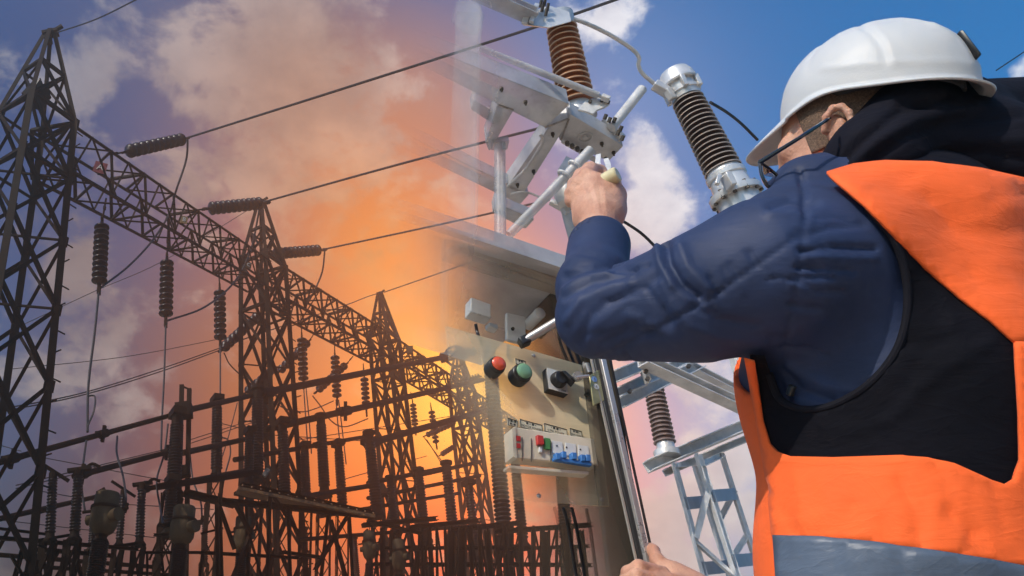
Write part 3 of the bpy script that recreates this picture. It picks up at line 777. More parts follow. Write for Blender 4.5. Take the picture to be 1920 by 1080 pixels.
CA, CB = P(838, 650, 1.34), P(1115, 690, 1.43)
CX_ = Vector((CB.x - CA.x, CB.y - CA.y, 0)).normalized()
CN = Vector((-CX_.y, CX_.x, 0))            # into the cabinet
if CN.y < 0: CN = -CN
CZ = Vector((0, 0, 1))
def PC(px, py, off=0.0):
    r = ray(px, py); o = Vector((0, 0, CAMZ))
    return o + r * ((CA + CN * off - o).dot(CN) / r.dot(CN))
cab = thing('control_cabinet', (PC(960, 700).x, PC(960, 700).y, 0.95), 'open grey control cabinet with lamps, rotary switch and breakers, fading away into the orange glow', 'control cabinet')
def slab(name, q, t, mat, off=0.0, bevel=0.0, parent=cab):
    return MB().plate([PC(x, y, off) for x, y in q], CN * t).build(name, mat, parent, bevel)
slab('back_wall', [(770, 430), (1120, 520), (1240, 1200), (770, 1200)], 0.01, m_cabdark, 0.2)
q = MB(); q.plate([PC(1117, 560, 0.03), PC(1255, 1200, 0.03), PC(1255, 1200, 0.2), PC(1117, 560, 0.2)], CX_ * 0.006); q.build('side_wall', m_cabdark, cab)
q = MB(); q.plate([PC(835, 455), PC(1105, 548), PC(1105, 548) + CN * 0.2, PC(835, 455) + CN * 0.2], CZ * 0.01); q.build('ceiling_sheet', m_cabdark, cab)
slab('left_stile', [(758, 415), (838, 440), (832, 1200), (775, 1200)], 0.03, m_cab, 0.0, 0.004)
slab('top_rail', [(838, 440), (1105, 535), (1107, 556), (836, 474)], 0.03, m_cab, 0.0, 0.004)
slab('jamb', [(1080, 545), (1096, 548), (1240, 1200), (1160, 1200)], 0.012, m_cabdark, 0.015)
slab('jamb_lip', [(1083, 560), (1086, 560), (1229, 1200), (1226, 1200)], 0.004, m_lip, -0.004, 0.0)
slab('seal', [(1088, 560), (1100.5, 560), (1245, 1200), (1232, 1200)], 0.012, m_seal, -0.004, 0.003)
slab('door_edge', [(1101, 555), (1110, 556), (1256, 1200), (1246, 1200)], 0.02, m_edge, -0.012, 0.001)
# rounded opening rim
rim = spline([PC(834, 900, -0.006), PC(833, 560, -0.006), PC(836, 498, -0.006), PC(845, 474, -0.006), PC(866, 467, -0.006), PC(900, 476, -0.006), PC(1000, 512, -0.006), PC(1100, 549, -0.006)], 8)
MB().tube(rim, 0.009, 10).build('opening_rim', m_cab, cab)
# hood
q = MB()
a, b, c, d = PC(690, 351, -0.055), PC(1075, 483, -0.05), PC(1075, 506, -0.05), PC(690, 380, -0.055)
bk = CN * 0.42
q.hexa([d, c, b, a, d + bk, c + bk, b + bk + CZ * 0.03, a + bk + CZ * 0.03])
q.build('hood', m_canopy, cab, 0.003)
q = MB(); q.bar(PC(690, 384, -0.05), PC(1075, 510, -0.045), 0.014, 0.01); q.build('hood_lip', m_canopy, cab)
# panel plate and what is mounted on it
slab('panel_plate', [(836, 611), (1110, 690), (1143, 949), (868, 930)], 0.004, m_panel, 0.06)
PU = (PC(1100, 687, 0.06) - PC(840, 612, 0.06)).normalized()
PVv = (PC(980, 640, 0.06) - PC(1000, 900, 0.06)).normalized()
def pilot(px, py, rp, lens, nm):
    c = PC(px, py, 0.06); r = rp * 0.00094
    b = MB(); b.lathe(c, c - CN * 0.030 - CZ * 0.0, [(0, r * 1.12), (0.75, r * 1.12), (0.8, r * 1.04), (1, r * 1.0)], 28); o = b.build(nm, m_black, cab)
    b = MB(); b.lathe(c - CN * 0.0285, c - CN * 0.0365, [(0, r * 0.92), (0.5, r * 0.9), (0.85, r * 0.7), (1, r * 0.4)], 28); l = b.build('lens', lens, o)
    return o
pilot(922, 695, 16, m_lensr, 'indicator_lamp')['label'] = 'red indicator lamp'
pilot(969, 709, 18, m_lensg, 'indicator_lamp')['label'] = 'green indicator lamp'
def label_plate(px, py, w, h, lines, th):
    c = PC(px, py, 0.056)
    o = MB(); o.plate([c + PU * i * w / 2 + PVv * j * h / 2 for i, j in ((-1, -1), (1, -1), (1, 1), (-1, 1))], CN * 0.002)
    o = o.build('label_plate', m_label, cab)
    b = MB()
    for i, j, k, l in ((-1, -1, 1, -1), (1, -1, 1, 1), (1, 1, -1, 1), (-1, 1, -1, -1)):
        b.bar(c - CN * 0.0006 + PU * i * w / 2 + PVv * j * h / 2, c - CN * 0.0006 + PU * k * w / 2 + PVv * l * h / 2, 0.0012, 0.0008)
    b.build('label_border', m_ink, o)
    n = len(lines)
    for k, s in enumerate(lines):
        text(s, c - CN * 0.0006 + PVv * (h * (0.5 - (k + 0.5) / n) * 0.86), PU, PVv, th, m_ink, o)
    return o
label_plate(976, 680, 0.021, 0.011, ['■ ■', '▪▪▪'], 0.0045)
label_plate(961, 793, 0.019, 0.013, ['▪■▪■', '■▪■'], 0.005)
label_plate(996, 799, 0.044, 0.015, ['■ ▪ ■ ▪', 'MOTOR POWER'], 0.0056)
label_plate(1042, 807, 0.046, 0.015, ['▪ ■ ■ ▪', 'CTRL POWER'], 0.0056)
label_plate(1080, 813, 0.024, 0.014, ['■▪■▪', 'AUX LINES'], 0.0042)
# rotary switch
c = PC(1036, 722, 0.06)
w = 0.021
o = MB().plate([c + PU * i * w + PVv * j * w * 1.1 for i, j in ((-1, -1), (1, -1), (1, 1), (-1, 1))], -CN * 0.018).build('rotary_switch', m_black, cab, 0.002)
MB().plate([c - CN * 0.0182 + PU * i * w * 0.94 + PVv * j * w * 1.04 for i, j in ((-1, -1), (1, -1), (1, 1), (-1, 1))], -CN * 0.0015).build('face_plate', m_plast2, o)
k = MB(); k.lathe(c - CN * 0.019, c - CN * 0.036, [(0, 0.0165), (0.6, 0.0155), (1, 0.013)], 24)
k.hexa([c - CN * 0.030 + v for v in (Vector(PU) * -0.005 + PVv * 0.009, PU * 0.004 + PVv * 0.012, PU * 0.027 - PVv * 0.002, PU * 0.020 - PVv * 0.014)] + [c - CN * 0.045 + v for v in (Vector(PU) * -0.004 + PVv * 0.008, PU * 0.004 + PVv * 0.010, PU * 0.025 - PVv * 0.003, PU * 0.019 - PVv * 0.012)])
k.build('knob', m_black, o, 0.0015)
text('ABB', c - CN * 0.0202 + PU * 0.0105 - PVv * 0.0185, PU, PVv, 0.0055, m_ink, o)
for (x, y) in ((1094, 694), (1128, 936), (1000, 667), (1010, 930)):
    p = PC(x, y, 0.06); q = MB(); q.lathe(p, p - CN * 0.003, [(0, 0.0042), (0.6, 0.004), (1, 0.0026)], 12); q.build('panel_screw', m_edge, cab)
# wiring in the upper part and below the panel
for k, pts in enumerate([[(884, 606, 0.13), (880, 622, 0.12), (888, 640, 0.10)], [(892, 608, 0.13), (896, 626, 0.13), (905, 645, 0.10)], [(955, 648, 0.13), (952, 662, 0.12), (960, 680, 0.10)], [(1020, 540, 0.16), (1040, 575, 0.17), (1050, 640, 0.15), (1070, 690, 0.12)], [(1032, 540, 0.16), (1052, 575, 0.17), (1062, 640, 0.15), (1080, 690, 0.12)], [(1044, 545, 0.16), (1064, 580, 0.17), (1074, 640, 0.15), (1092, 692, 0.12)],
                          [(1040, 952, 0.09), (1048, 990, 0.12), (1060, 1090, 0.14)], [(1056, 953, 0.09), (1066, 990, 0.12), (1082, 1090, 0.14)], [(1072, 953, 0.09), (1082, 995, 0.12), (1098, 1090, 0.14)], [(1100, 955, 0.09), (1108, 1000, 0.12), (1120, 1090, 0.14)]]):
    q = MB(); q.tube(spline([PC(*p) for p in pts], 8), 0.0032, 8); q.build('cable', m_black if k % 3 else m_cabdark, cab)
# breaker row
BO = 0.056
brk = slab('breaker_case', [(949, 812), (1098, 834), (1106, 884), (951, 870)], -0.03, m_plast, BO, 0.002)
MB().plate([PC(945, 816, BO), PC(951, 812, BO), PC(953, 872, BO), (PC(947, 868, BO))], -CN * 0.033).build('end_cap', m_plast, brk)
B2 = BO - 0.031
def chip(nm, q, t, mat, off=B2, bev=0.001): return MB().plate([PC(x, y, off) for x, y in q], -CN * t).build(nm, mat, brk, bev)
chip('red_window', [(962, 816), (976, 818), (976, 828), (962, 826)], 0.001, m_redb); chip('red_window', [(962, 830), (976, 832), (976, 841), (962, 839)], 0.001, m_redb)
chip('test_button', [(1003, 818), (1015, 820), (1017, 836), (1005, 836)], 0.008, m_redb)
chip('reset_button', [(1019, 822), (1030, 824), (1030, 845), (1019, 843)], 0.005, m_greenb)
chip('spring_catch', [(1009, 838), (1015, 839), (1015, 850), (1009, 849)], 0.004, m_plast2)
for (x, y) in ((1034, 826), (1059, 830), (1083, 834)):
    chip('breaker_face', [(x, y), (x + 20, y + 3), (x + 22, y + 26), (x + 1, y + 24)], 0.001, m_plast2)
for (x, y, w_) in ((1036, 853, 8), (1048, 850, 8), (1066, 852, 9), (1083, 856, 8), (1093, 856, 8)):
    chip('toggle_lever', [(x, y), (x + w_, y + 1), (x + w_ + 1, y + 13), (x + 1, y + 13)], 0.012, m_blue)
chip('toggle_bar', [(1034, 860), (1104, 870), (1105, 877), (1035, 866)], 0.009, m_blue)
chip('bus_cover', [(953, 872), (1104, 884), (1104, 890), (953, 878)], -0.02, m_plast, BO - 0.03)
for (x0, y0, x1, y1) in ((979, 820, 979, 864), (996, 822, 996, 866), (1032, 826, 1033, 866)):
    q = MB(); q.bar(PC(x0, y0, B2 - 0.0005), PC(x1, y1, B2 - 0.0005), 0.0012, 0.001); q.build('casing_seam', m_ink, brk)
for (x, y) in ((1044, 836), (1062, 839), (1088, 843)):
    p = PC(x, y, B2 - 0.001); q = MB(); q.lathe(p, p - CN * 0.001, [(0, 0.0016), (1, 0.0016)], 10); q.build('screw', m_ink, brk)
# inside the upper part of the cabinet
def deep(nm, q, t, mat, off=0.13, bev=0.002): return MB().plate([PC(x, y, off) for x, y in q], -CN * t).build(nm, mat, cab, bev)
o = deep('meter', [(872, 571), (909, 584), (909, 610), (871, 598)], 0.03, m_plast2)
for i in range(3):
    q = MB(); q.bar(PC(878 + i * 9, 583 + i * 3, 0.098), PC(884 + i * 9, 585 + i * 3, 0.098), 0.004, 0.002); q.build('meter_window', m_cabdark, o)
deep('terminal_strip', [(909, 612), (926, 618), (926, 626), (909, 620)], 0.02, m_plast2)
o = deep('relay_plate', [(946, 590), (982, 598), (982, 650), (946, 640)], 0.01, m_plast2)
p = PC(990, 610, 0.13); q = MB(); q.tube([p, p - CN * 0.05], 0.012, 16); q.lathe(p - CN * 0.05, p - CN * 0.056, [(0, 0.0125), (0.6, 0.012), (1, 0.008)], 16); q.build('selector_knob', m_plast2, cab)
p = PC(961, 617, 0.117); q = MB(); q.lathe(p, p - CN * 0.004, [(0, 0.004), (1, 0.003)], 12); q.build('hole_plug', m_ink, o)
q = MB(); q.tube([PC(982, 640, 0.03), PC(1062, 592, -0.02)], 0.0085, 12); q.build('stay_rod', m_edge, cab)
q = MB(); q.bar(PC(974, 644, 0.034), PC(992, 636, 0.028), 0.022, 0.018); q.build('rod_clip', m_black, cab, 0.003)
# latch plate, bolt and hinge pin at the jamb
o = MB().plate([PC(x, y, 0.0) for x, y in ((1103, 706), (1122, 693), (1131, 752), (1111, 762))], -CN * 0.004).build('latch_plate', m_brass, cab, 0.001)
for (x, y) in ((1114, 711), (1118, 725)):
    p = PC(x, y, -0.0042); q = MB(); q.lathe(p, p - CN * 0.0008, [(0, 0.0056), (1, 0.0056)], 20); q.build('round_sticker', m_stick if y < 720 else m_plast2, o)
    q = MB(); q.bar(p - CN * 0.001 - PVv * 0.002, p - CN * 0.001 + PVv * 0.002, 0.0028, 0.0006); q.build('sticker_mark', m_ink, o)
q = MB(); q.tube([PC(1080, 708, 0.03), PC(1080, 708, 0.0) - CN * 0.008], 0.0095, 6); q.tube([PC(1080, 708, -0.008), PC(1104, 705, -0.012)], 0.003, 10); q.build('latch_bolt', m_edge, cab)
q = MB(); q.tube([PC(1098, 683, 0.02), PC(1104, 700, 0.02)], 0.007, 12); q.tube([PC(1093, 681, 0.02), PC(1105, 684, 0.02)], 0.003, 8); q.build('hinge_pin', m_edge, cab)
p = PC(1099, 741, 0.03); q = MB(); q.lathe(p, p - CN * 0.006, [(0, 0.0045), (1, 0.004)], 12); q.build('stud', m_black, cab)
# legs carrying the cabinet
q = MB()
for x in (800, 1225): a = PC(x, 1190, 0.05); q.channel((a.x, a.y, 0), (a.x, a.y, a.z + 0.02), 0.06, 0.04)
q.build('support_leg', m_galv, cab)

# ---- galvanised operating frame above the cabinet
ZB = 2.83
def zbox(nm, near, far, h, mat, parent, bev=0.002, Z=ZB):
    a, b = [PZ(x, y, Z) for x, y in near]; d, c = [PZ(x, y, Z) for x, y in far]
    up = Vector((0, 0, h))
    t = 0.006
    # an upside-down tray: bottom sheet plus side walls
    q = MB(); q.hexa([a, b, c, d, a + Vector((0, 0, t)), b + Vector((0, 0, t)), c + Vector((0, 0, t)), d + Vector((0, 0, t))])
    for u, v in ((a, b), (b, c), (c, d), (d, a)):
        n = (v - u).cross(Vector((0, 0, 1))).normalized() * 0.003
        q.hexa([u - n, v - n, v + n, u + n, u - n + up, v - n + up, v + n + up, u + n + up])
    return q.build(nm, mat, parent, bev)
m_weld = material('weld bead', (0.30, 0.27, 0.25), 0.5, 0.3, var=0.4, scale=60)
fr = thing('operating_frame', PZ(1000, 230, ZB), 'galvanised channel frame with end box over the cabinet, carrying the lit brown insulator', 'steel frame')
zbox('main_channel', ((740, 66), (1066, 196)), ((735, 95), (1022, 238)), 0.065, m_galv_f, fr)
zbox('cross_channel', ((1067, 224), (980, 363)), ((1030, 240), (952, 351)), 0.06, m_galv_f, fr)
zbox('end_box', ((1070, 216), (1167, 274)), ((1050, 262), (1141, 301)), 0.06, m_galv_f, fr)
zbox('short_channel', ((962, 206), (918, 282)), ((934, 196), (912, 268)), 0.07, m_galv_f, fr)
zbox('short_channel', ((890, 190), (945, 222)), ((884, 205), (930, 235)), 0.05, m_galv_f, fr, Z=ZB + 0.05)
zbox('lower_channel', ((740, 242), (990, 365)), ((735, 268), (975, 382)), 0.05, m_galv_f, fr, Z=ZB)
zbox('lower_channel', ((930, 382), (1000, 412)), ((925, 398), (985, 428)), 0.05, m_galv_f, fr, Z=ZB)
p = PZ(1097, 257, ZB - 0.001); q = MB(); q.ring(p, (0, 0, 1), 0.022, 0.004, 24, 8); q.lathe(p, p - Vector((0, 0, 0.006)), [(0, 0.012), (1, 0.009)], 6); q.build('bolt_boss', m_galv_f, fr)
q = MB(); q.tube(spline([PZ(1013, 252, ZB - 0.01), PZ(1018, 262, ZB - 0.02), PZ(1013, 276, ZB - 0.02), PZ(985, 318, ZB - 0.02), PZ(952, 350, ZB - 0.02)]), 0.006, 8); q.build('earth_strap', m_galv_f, fr)
for k in range(5):
    p = PZ(1063 + k * 9.5, 266 + k * 5.2, ZB - 0.03); q = MB(); q.tube([p, p - Vector((0, 0, 0.014))], 0.0075, 6); q.build('bolt', m_steel_pale, fr)
q = MB(); q.plate([PZ(1056, 262, ZB - 0.02), PZ(1124, 300, ZB - 0.02), PZ(1120, 308, ZB - 0.02), PZ(1052, 268, ZB - 0.02)], (0, 0, 0.005)); q.build('bolt_plate', m_galv_f, fr)
for (x0, y0, x1, y1) in ((1022, 239, 1066, 222), (1067, 223, 1052, 262), (962, 206, 934, 197)):
    q = MB(); q.tube(spline([PZ(x0 + (x1 - x0) * k / 6, y0 + (y1 - y0) * k / 6, ZB - 0.001 - 0.001 * (k % 2)) for k in range(7)], 3), 0.0035, 6); q.build('weld_bead', m_weld, fr)
for (x, y) in ((985, 190), (940, 165), (1000, 320), (970, 345), (1036, 250), (1128, 268), (1150, 285), (1136, 296)):
    p = PZ(x, y, ZB - 0.0005); q = MB(); q.tube([p, p - Vector((0, 0, 0.008))], 0.0065, 6); q.tube([p - Vector((0, 0, 0.006)), p - Vector((0, 0, 0.016))], 0.0035, 8); q.build('bolt', m_steel_pale, fr)
# uprights and pipes
t = thing('frame_post', (P(868, 440, 2.0).x, 2.0, 0.9), 'wide pale upright post, nearly dissolved in the glow, above the cabinet hood', 'steel post')
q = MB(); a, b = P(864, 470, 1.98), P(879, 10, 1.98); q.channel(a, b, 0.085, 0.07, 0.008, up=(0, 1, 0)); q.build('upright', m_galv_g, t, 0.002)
q = MB(); q.plate([P(856, 2, 1.97), P(892, 2, 1.97), P(908, 28, 1.97), P(904, 50, 1.97), P(890, 62, 1.97), P(868, 58, 1.97), P(846, 36, 1.97)], (0, 0.012, 0)); q.build('gusset', m_galv_g, t, 0.002)
t = thing('pipe_strut', P(938, 430, 2.12), 'upright round pipe between the channel frame and the cabinet hood', 'pipe')
q = MB(); q.tube([P(937, 268, 2.12), P(938, 450, 2.12)], 0.0185, 18); q.build('pipe', m_galv_f, t)
q = MB(); q.bar(P(922, 270, 2.12), P(952, 268, 2.12), 0.04, 0.02); q.tube([P(945, 268, 2.09), P(946, 280, 2.09)], 0.006, 8); q.build('foot_plate', m_galv_f, t)
t = thing('torque_tube', P(1030, 355, 2.05), 'sloping torque tube clamped under the end box, running down to the hood', 'pipe')
q = MB(); q.tube([P(1108, 281, 1.98), P(1066, 325, 2.0), P(955, 440, 2.06)], [0.0165, 0.0155, 0.014], 18); q.build('pipe', m_galv_f, t)
q = MB()
for s in (0.0, 1.0):
    c = P(1078, 312, 1.99).lerp(P(1058, 330, 2.0), s); ax = P(1108, 281, 1.98) - P(955, 440, 2.06); q.ring(c, ax, 0.022, 0.004, 22, 8)
q.build('u_bolt', m_galv, t)
q = MB(); q.plate([P(1046, 318, 2.03), P(1062, 292, 2.03), P(1078, 300, 2.03), P(1058, 334, 2.03)], (0, 0.006, 0)); q.build('saddle', m_galv_f, t, 0.001)
t = thing('pipe_stub', P(1150, 235, 2.1), 'short open ended pipe sticking up from the end box', 'pipe')
a, b = P(1146, 240, 2.08), P(1204, 167, 2.08); d_ = (b - a).normalized()
q = MB(); q.tube([a, b, b - d_ * 0.0005, b - d_ * 0.08], [0.0165, 0.0165, 0.0135, 0.013], 22, True); q.build('pipe', m_galv, t)
q = MB(); q.bar(P(1130, 224, 2.09), P(1166, 262, 2.12), 0.03, 0.025); q.build('clamp_plate', m_galv, t, 0.003)
for x, y in ((1133, 224), (1141, 230), (1157, 254), (1165, 264), (1150, 230), (1162, 246)):
    p = P(x, y, 2.06); q = MB(); q.tube([p, p + Vector((0.006, -0.012, 0.012))], 0.007, 6); q.build('bolt', m_steel_pale, t)
t = thing('link_rod', P(1015, 140, 1.9), 'long thin linkage rod crossing in front of the lit brown insulator to a lever', 'linkage')
q = MB(); q.tube([P(900, 90, 1.86), P(1122, 179, 1.9)], [0.0105, 0.0115], 14); q.tube([P(1122, 179, 1.9), P(1134, 183, 1.9)], 0.006, 10); q.build('rod', m_galv_f, t)
q = MB(); q.plate([P(x, y, 1.915) for x, y in ((1098, 188), (1118, 182), (1136, 177), (1144, 182), (1144, 194), (1136, 200), (1120, 206), (1112, 214), (1098, 208), (1084, 205))], (0, 0.008, 0)); q.build('lever_plate', m_galv, t, 0.002)
q = MB()
q.tube([P(1137, 186, 1.90), P(1137, 186, 1.93)], 0.009, 12); q.bar(P(1128, 181, 1.895), P(1143, 187, 1.895), 0.02, 0.014); q.build('clevis', m_galv, t, 0.002)
for x, y in ((1106, 192), (1128, 190), (1140, 193)):
    p = P(x, y, 1.915); q = MB(); q.tube([p, p - Vector((0, 0.008, 0))], 0.006, 6); q.build('bolt', m_steel_pale, t)
# ---- brown near insulators
def bushing(top, bot, r0, r1, Y, n, mat, rimmat, lab, cat='insulator', name='bushing_insulator', Yb=None, rib=0.2):
    A, B = P(top[0], top[1], Y), P(bot[0], bot[1], Yb or Y)
    ra, rb = r0 * M(top[0], top[1], Y) * 0.95, r1 * M(bot[0], bot[1], Yb or Y) * 0.95
    t = thing(name, B, lab, cat)
    prof, rims = [(0, ra * (1 - rib))], []
    for k in range(n):
        c = (k + 0.5) / n; e = 0.5 / n
        q = ra + (rb - ra) * c
        prof += [(c - e * 0.9, q * (1 - rib)), (c + e * 0.15, q * 0.985), (c + e * 0.42, q), (c + e * 0.6, q * 0.96), (c + e * 0.75, q * (1 - rib))]
        rims.append((c + e * 0.36, q))
    prof.append((1, rb * (1 - rib)))
    o = MB().lathe(A, B, prof, 40).build('porcelain', mat, t, ang=75)
    rm = MB()
    for c, q in rims: rm.ring(A.lerp(B, c), B - A, q * 0.992, (B - A).length / n * 0.105, 40, 6)
    rm.build('shed_rim', rimmat, o)
    return t, A, B, ra, rb
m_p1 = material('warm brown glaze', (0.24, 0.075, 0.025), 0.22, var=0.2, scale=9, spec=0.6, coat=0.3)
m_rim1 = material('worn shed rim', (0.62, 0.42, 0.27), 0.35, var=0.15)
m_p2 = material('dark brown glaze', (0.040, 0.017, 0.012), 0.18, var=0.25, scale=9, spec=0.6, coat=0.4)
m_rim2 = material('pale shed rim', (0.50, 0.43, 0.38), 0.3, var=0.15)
m_alu = material('cast aluminium', (0.66, 0.65, 0.64), 0.36, 0.4, var=0.14, scale=14, bump=0.06, bscale=90)
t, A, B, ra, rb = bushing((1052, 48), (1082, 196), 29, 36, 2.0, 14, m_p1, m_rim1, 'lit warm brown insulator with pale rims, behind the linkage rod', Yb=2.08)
d_ = (A - B).normalized()
q = MB(); q.lathe(A - d_ * 0.004, A + d_ * 0.055, [(0, ra * 0.88), (0.5, ra * 0.95), (0.8, ra * 0.95), (1, ra * 0.6)], 28); q.build('top_cap', m_alu, t)
q = MB(); q.lathe(B + d_ * 0.002, B - d_ * 0.05, [(0, rb * 0.72), (0.6, rb * 0.74), (1, rb * 0.95)], 28); q.build('base_collar', m_alu, t)
t = thing('contact_arm', P(960, 25, 1.95), 'switch contact arm reaching from the top edge to the lit brown insulator cap', 'contact arm')
q = MB(); q.channel(P(872, -26, 1.8), P(1000, 30, 1.93), 0.055, 0.035, 0.006); q.build('arm', m_galv_f, t)
q = MB(); q.plate([P(x, y, 1.94) for x, y in ((984, 26), (1030, 10), (1068, 22), (1072, 40), (1030, 52), (982, 46))], (0, 0.012, 0.01)); q.build('jaw_plate', m_alu, t, 0.002)
q = MB(); q.bar(P(996, 42, 1.92), P(1007, 8, 1.92), 0.012, 0.016); q.bar(P(983, 44, 1.925), P(990, 22, 1.925), 0.012, 0.02); q.build('jaw_finger', m_alu, t, 0.002)
for x, y in ((1013, 14), (1020, 12), (1016, 22), (1026, 20), (1023, 30)):
    p = P(x, y, 1.93); q = MB(); q.tube([p, p + Vector((0.004, -0.014, 0.02))], 0.006, 6); q.build('bolt', m_steel_pale, t)
tag(MB().tube(spline([P(1070, 34, 1.98), P(1100, 44, 2.0), P(1145, 66, 2.05), P(1185, 92, 2.1), P(1198, 108, 2.12), P(1197, 122, 2.14), P(1205, 138, 2.16), P(1228, 158, 2.2)], 8), 0.0075, 10).build('conductor', m_galv), 'bare bent conductor joining the two big brown insulators at their caps', 'conductor')
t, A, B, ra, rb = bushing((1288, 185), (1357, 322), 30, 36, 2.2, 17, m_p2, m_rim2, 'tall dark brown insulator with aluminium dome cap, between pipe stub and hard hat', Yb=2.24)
d_ = (A - B).normalized()
q = MB(); L0 = 0.16
q.lathe(A - d_ * 0.003, A + d_ * L0 * 0.42, [(0, ra * 0.94), (0.3, ra * 0.98), (0.32, ra * 1.06), (0.5, ra * 1.06), (0.52, ra * 1.0), (1, ra * 1.0)], 32); q.build('cap_collar', m_alu, t)
q = MB(); q.lathe(A + d_ * L0 * 0.36, A + d_ * L0 * 0.83, [(0, ra * 1.22), (0.08, ra * 1.26), (0.2, ra * 1.18), (0.55, ra * 1.12), (0.8, ra * 0.95), (0.93, ra * 0.62), (1, ra * 0.15)], 32); q.build('dome_cap', m_alu, t)
q = MB()
for k in range(6):
    an = k * math.pi / 3 + 0.3; x_, y_ = perp(d_); p = A + d_ * L0 * 0.2 + (x_ * math.cos(an) + y_ * math.sin(an)) * ra * 1.1
    q = MB(); q.bar(p - d_ * 0.016, p + d_ * 0.03, 0.02, 0.016); q.build('cap_lug', m_alu, t, 0.002)
q = MB(); q.bar(P(1226, 158, 2.17), P(1256, 176, 2.18), 0.035, 0.03); q.bar(P(1250, 168, 2.17), P(1262, 186, 2.18), 0.025, 0.03); q.build('terminal_block', m_alu, t, 0.004)
q = MB(); q.lathe(B + d_ * 0.004, B - d_ * 0.11, [(0, rb * 0.9), (0.12, rb * 0.94), (0.14, rb * 1.06), (0.3, rb * 1.06), (0.34, rb * 0.98), (0.75, rb * 1.06), (0.8, rb * 1.36), (0.88, rb * 1.38), (1.0, rb * 1.36)], 36); q.build('base_housing', m_alu, t)
q = MB(); q.lathe(B - d_ * 0.108, B - d_ * 0.42, [(0, rb * 1.1), (0.15, rb * 1.16), (1, rb * 1.6)], 32); q.build('base_cone', m_alu, t)
x_, y_ = perp(d_)
for k in range(12):
    an = k * math.pi / 6; p = B - d_ * 0.097 + (x_ * math.cos(an) + y_ * math.sin(an)) * rb * 1.26
    q = MB(); q.tube([p + d_ * 0.014, p - d_ * 0.02], 0.007, 6); q.build('flange_bolt', m_steel_pale, t)
q = MB(); p = P(1372, 352, 2.17); q.bar(p, p + (A - B).normalized() * 0.05, 0.05, 0.02); q.bar(P(1344, 346, 2.17), P(1349, 328, 2.17), 0.014, 0.014); q.build('rib', m_alu, t, 0.003)
tag(MB().tube(spline([P(1332, 192, 2.3), P(1362, 210, 2.4), P(1390, 232, 2.5), P(1420, 262, 2.6)], 6), 0.006, 8).build('conductor', m_wire), 'dark bent conductor passing from behind the dome capped insulator to the hard hat brim', 'conductor')
tag(MB().tube(spline([P(1155, 408, 2.3), P(1180, 422, 2.3), P(1210, 444, 2.32), P(1250, 486, 2.34)], 6), 0.005, 8).build('conductor', m_wire), 'dark thin conductor emerging from behind the raised wrist', 'conductor')
tag(MB().tube([P(1868, 132, 3.0), P(1940, 84, 3.0)], 0.003, 8).build('wire', m_wire), 'short dark wire behind the back of the hard hat', 'wire')
tag(MB().tube(spline([P(958, 364, 2.3), P(985, 360, 2.3), P(1018, 372, 2.3)], 6), 0.004, 8).build('conductor', m_galv_f), 'thin pale lead beside the torque tube', 'conductor')
t, A, B, ra, rb = bushing((1073, 392), (1092, 500), 15, 19, 2.5, 16, m_p2, m_rim2, 'small dark insulator half hidden behind the raised hand and sleeve')
q = MB(); q.tube([P(1060, 392, 2.4), P(1084, 480, 2.42)], 0.017, 16); q.build('pipe', m_galv_f, t)
q = MB(); q.bar(P(1032, 378, 2.4), P(1060, 394, 2.4), 0.022, 0.018); q.bar(P(1054, 384, 2.39), P(1064, 402, 2.39), 0.03, 0.02); q.build('terminal_clamp', m_alu, t, 0.003)
q = MB(); q.lathe(P(1066, 338, 2.35), P(1062, 384, 2.36), [(0, 0.02), (0.2, 0.04), (0.7, 0.045), (1, 0.03)], 20); q.build('cap', m_alu, t)
t = thing('earth_clip', P(1128, 305, 2.02), 'pair of thin spring straps hanging off the end box into the fist', 'clip')
for pts in (((1122, 290), (1121, 306), (1124, 318), (1132, 324)), ((1136, 298), (1140, 308), (1141, 316), (1136, 326))):
    q = MB(); pp = [P(x, y, 1.98 if i < 2 else 1.6) for i, (x, y) in enumerate(pts)]
    pp = [P(x, y, 1.9 - 0.12 * i) for i, (x, y) in enumerate(pts)]
    for a, b in zip(pp, pp[1:]): q.bar(a, b, 0.014, 0.004)
    q.build('strap', m_galv, t)

# ---- galvanised frame and lattice stand at lower right
t = thing('bay_frame', P(1300, 720, 3.2), 'galvanised brace frame between the cabinet edge and the orange vest', 'steel frame')
for (a, b, w, h) in [((1150, 707, 3.0), (1222, 678, 3.2), 0.055, 0.05), ((1160, 735, 3.1), (1290, 672, 3.4), 0.05, 0.04), ((1160, 757, 3.05), (1312, 682, 3.4), 0.045, 0.045), ((1205, 676, 3.0), (1416, 774, 3.3), 0.058, 0.04), ((1300, 690, 3.4), (1404, 744, 3.6), 0.04, 0.035), ((1376, 660, 3.3), (1416, 790, 3.3), 0.05, 0.04)]:
    q = MB(); q.channel(P(*a), P(*b), w, h, 0.006); q.build('brace', m_galv, t, 0.001)
q = MB(); q.bar(P(1206, 694, 3.08), P(1216, 716, 3.08), 0.05, 0.012); q.build('gusset', m_galv, t)
for x, y in ((1210, 698), (1213, 712), (1180, 735), (1290, 688)):
    p = P(x, y, 3.04); q = MB(); q.tube([p, p - Vector((0, 0.014, 0))], 0.009, 6); q.build('bolt', m_steel_pale, t)
t, A, B, ra, rb = bushing((1218, 690), (1247, 832), 18, 21, 3.5, 18, material('dusty brown glaze', (0.13, 0.085, 0.075), 0.35, var=0.25, scale=12), material('dusty rim', (0.34, 0.27, 0.25), 0.4), 'dusty brown insulator hanging between the brace frame and the white beam')
d_ = (A - B).normalized()
q = MB(); q.lathe(B + d_ * 0.005, B - d_ * 0.06, [(0, rb * 0.8), (0.5, rb * 0.85), (0.6, rb * 1.2), (1, rb * 1.2)], 20); q.build('base_flange', m_alu, t)
